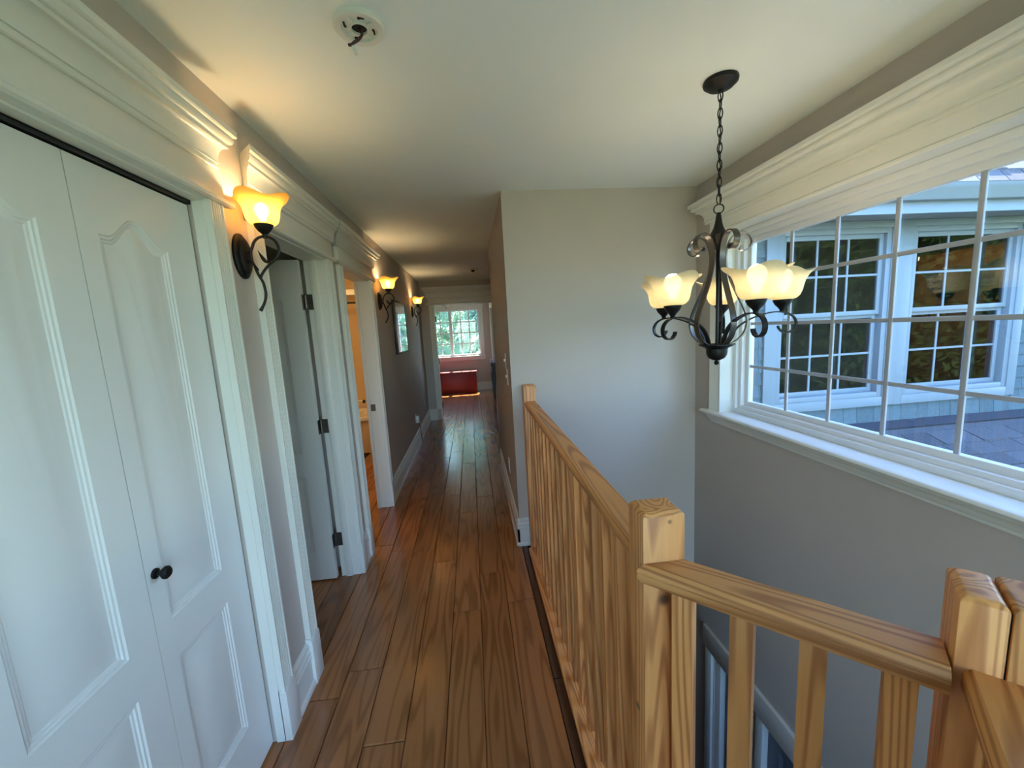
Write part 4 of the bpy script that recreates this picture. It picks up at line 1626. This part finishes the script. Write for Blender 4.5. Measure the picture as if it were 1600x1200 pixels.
# eave of the main house above the far window
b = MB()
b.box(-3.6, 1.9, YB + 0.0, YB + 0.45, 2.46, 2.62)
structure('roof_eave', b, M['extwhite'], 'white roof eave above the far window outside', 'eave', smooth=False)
# ground and trees
b = MB()
b.box(-40, 60, -40, 60, -3.2, -3.0)
structure('ground', b, M['grass'], 'green lawn around the house below the trees', 'ground', smooth=False)


def tree(x, y, h, rx, name, label, mt, n=5200, leaf=0.16, z0=-3.0, group=None, lowfrac=0.25):
    t = thing(name, (x, y, z0), label, 'tree', group)
    b = MB()
    b.tube(catmull([(x, y, z0), (x + 0.1, y, z0 + h * 0.3), (x - 0.05, y + 0.1, z0 + h * 0.6), (x, y, z0 + h * 0.9)], 4), [0.22 - 0.015 * i for i in range(13)], 8)
    for k in range(7):
        a = k * 2.4
        zz = z0 + h * (0.3 + 0.08 * k)
        b.tube([(x, y, zz), (x + math.cos(a) * rx * 0.4, y + math.sin(a) * rx * 0.4, zz + 0.5), (x + math.cos(a) * rx * 0.8, y + math.sin(a) * rx * 0.8, zz + 0.9)], [0.08, 0.05, 0.02], 6)
    obj('trunk', b, M['bark'], t)
    vs_, fs_ = [], []
    rnd = random.Random(int(x * 100 + y * 37))
    clumps = []
    for k in range(46):
        a, u = rnd.uniform(0, 2 * PI), rnd.uniform(-1, 1)
        rr = rnd.uniform(0.45, 1.0)
        s = math.sqrt(1 - u * u)
        cz = z0 + h * (lowfrac + (1 - lowfrac) * 0.5) + u * h * (1 - lowfrac) * 0.5 * rr
        clumps.append((x + math.cos(a) * s * rx * rr, y + math.sin(a) * s * rx * rr, cz, rnd.uniform(0.5, 1.0) * rx * 0.38))
    for i in range(n):
        c = clumps[rnd.randrange(len(clumps))]
        d = Vector((rnd.gauss(0, 1), rnd.gauss(0, 1), rnd.gauss(0, 1))).normalized() * c[3] * rnd.random() ** 0.4
        p = Vector(c[:3]) + d
        q = Vector((rnd.gauss(0, 1), rnd.gauss(0, 1), rnd.gauss(0, 1))).normalized()
        u = q.orthogonal().normalized()
        v = q.cross(u)
        l = leaf * rnd.uniform(0.6, 1.3)
        k = len(vs_)
        vs_ += [tuple(p - u * l), tuple(p + v * l * 0.45), tuple(p + u * l), tuple(p - v * l * 0.45)]
        fs_.append((k, k + 1, k + 2, k + 3))
    b = MB()
    b.v, b.f = vs_, fs_
    o = obj('foliage', b, mt, t, smooth=False)
    o['kind'] = 'stuff'
    return t


tree(-2.4, 17.5, 9.0, 1.75, 'leafy_tree', 'green leafy tree outside the far window, behind its left sash', M['leafbleached'], n=7000)
tree(2.5, 17.5, 9.5, 1.75, 'leafy_tree', 'green leafy tree outside, showing at the right edge of the far window', M['leafbleached'], n=7000)
tree(0.0, 23.5, 11.0, 2.3, 'leafy_tree', 'green leafy tree outside the far window, farthest back between two others', M['leafbleached'], n=9000)
tree(0.45, 13.4, 4.5, 0.9, 'leafy_shrub', 'haze-bleached sunlit shrub just outside the far window, filling its lower right panes', M['leafbleached'], n=5200, leaf=0.10, lowfrac=0.05)
tree(-2.2, 13.4, 4.2, 0.9, 'leafy_shrub', 'haze-bleached sunlit shrub outside the lower left panes of the far window', M['leafbleached'], n=5200, leaf=0.10, lowfrac=0.05)
def hedge(x0, x1, y, h, name, label, n=16000, leafm=None, core=None):
    leafm = leafm or M['leaf']
    core = core or M['leaf']
    t = thing(name, ((x0 + x1) / 2, y, -3.0), label, 'hedge')
    rnd = random.Random(5)
    b = MB()
    k = 14
    b.rings([[(x0 + (x1 - x0) * i / k, y + q * (1.0 + 0.2 * math.sin(i * 2.1)), -3.0 + z * (1 + 0.06 * math.sin(i * 1.7))) for q, z in ((-0.7, 0), (0.7, 0), (0.6, h * 0.6), (0.2, h * 0.95), (-0.2, h * 0.95), (-0.6, h * 0.6))] for i in range(k + 1)])
    obj('stems', b, core, t)
    vs_, fs_ = [], []
    for i in range(n):
        z = rnd.random() ** 0.8 * h
        hw = 1.15 * (1 - 0.6 * (z / h) ** 3)
        p = Vector((rnd.uniform(x0 - 0.2, x1 + 0.2), y + rnd.choice((-1, 1, 1, 1)) * hw * rnd.uniform(0.75, 1.1), -3.0 + z))
        q = Vector((rnd.gauss(0, 1), rnd.gauss(0, 1), rnd.gauss(0, 1))).normalized()
        u = q.orthogonal().normalized()
        v = q.cross(u)
        l = rnd.uniform(0.10, 0.24)
        kk = len(vs_)
        vs_ += [tuple(p - u * l), tuple(p + v * l * 0.5), tuple(p + u * l), tuple(p - v * l * 0.5)]
        fs_.append((kk, kk + 1, kk + 2, kk + 3))
    b = MB()
    b.v, b.f = vs_, fs_
    o = obj('foliage', b, leafm, t, smooth=False)
    o['kind'] = 'stuff'


hedge(-7.0, 6.0, 29.0, 8.5, 'evergreen_hedge', 'haze-bleached green leafy bank behind the trees outside the far window', 9000, M['leafbleached'], M['leafbleached'])
hedge(7.0, 24.0, -4.5, 8.5, 'evergreen_hedge', 'tall dark evergreen hedge added out of view, mirrored in the wing window panes')  # added out of view to darken what the wing panes mirror
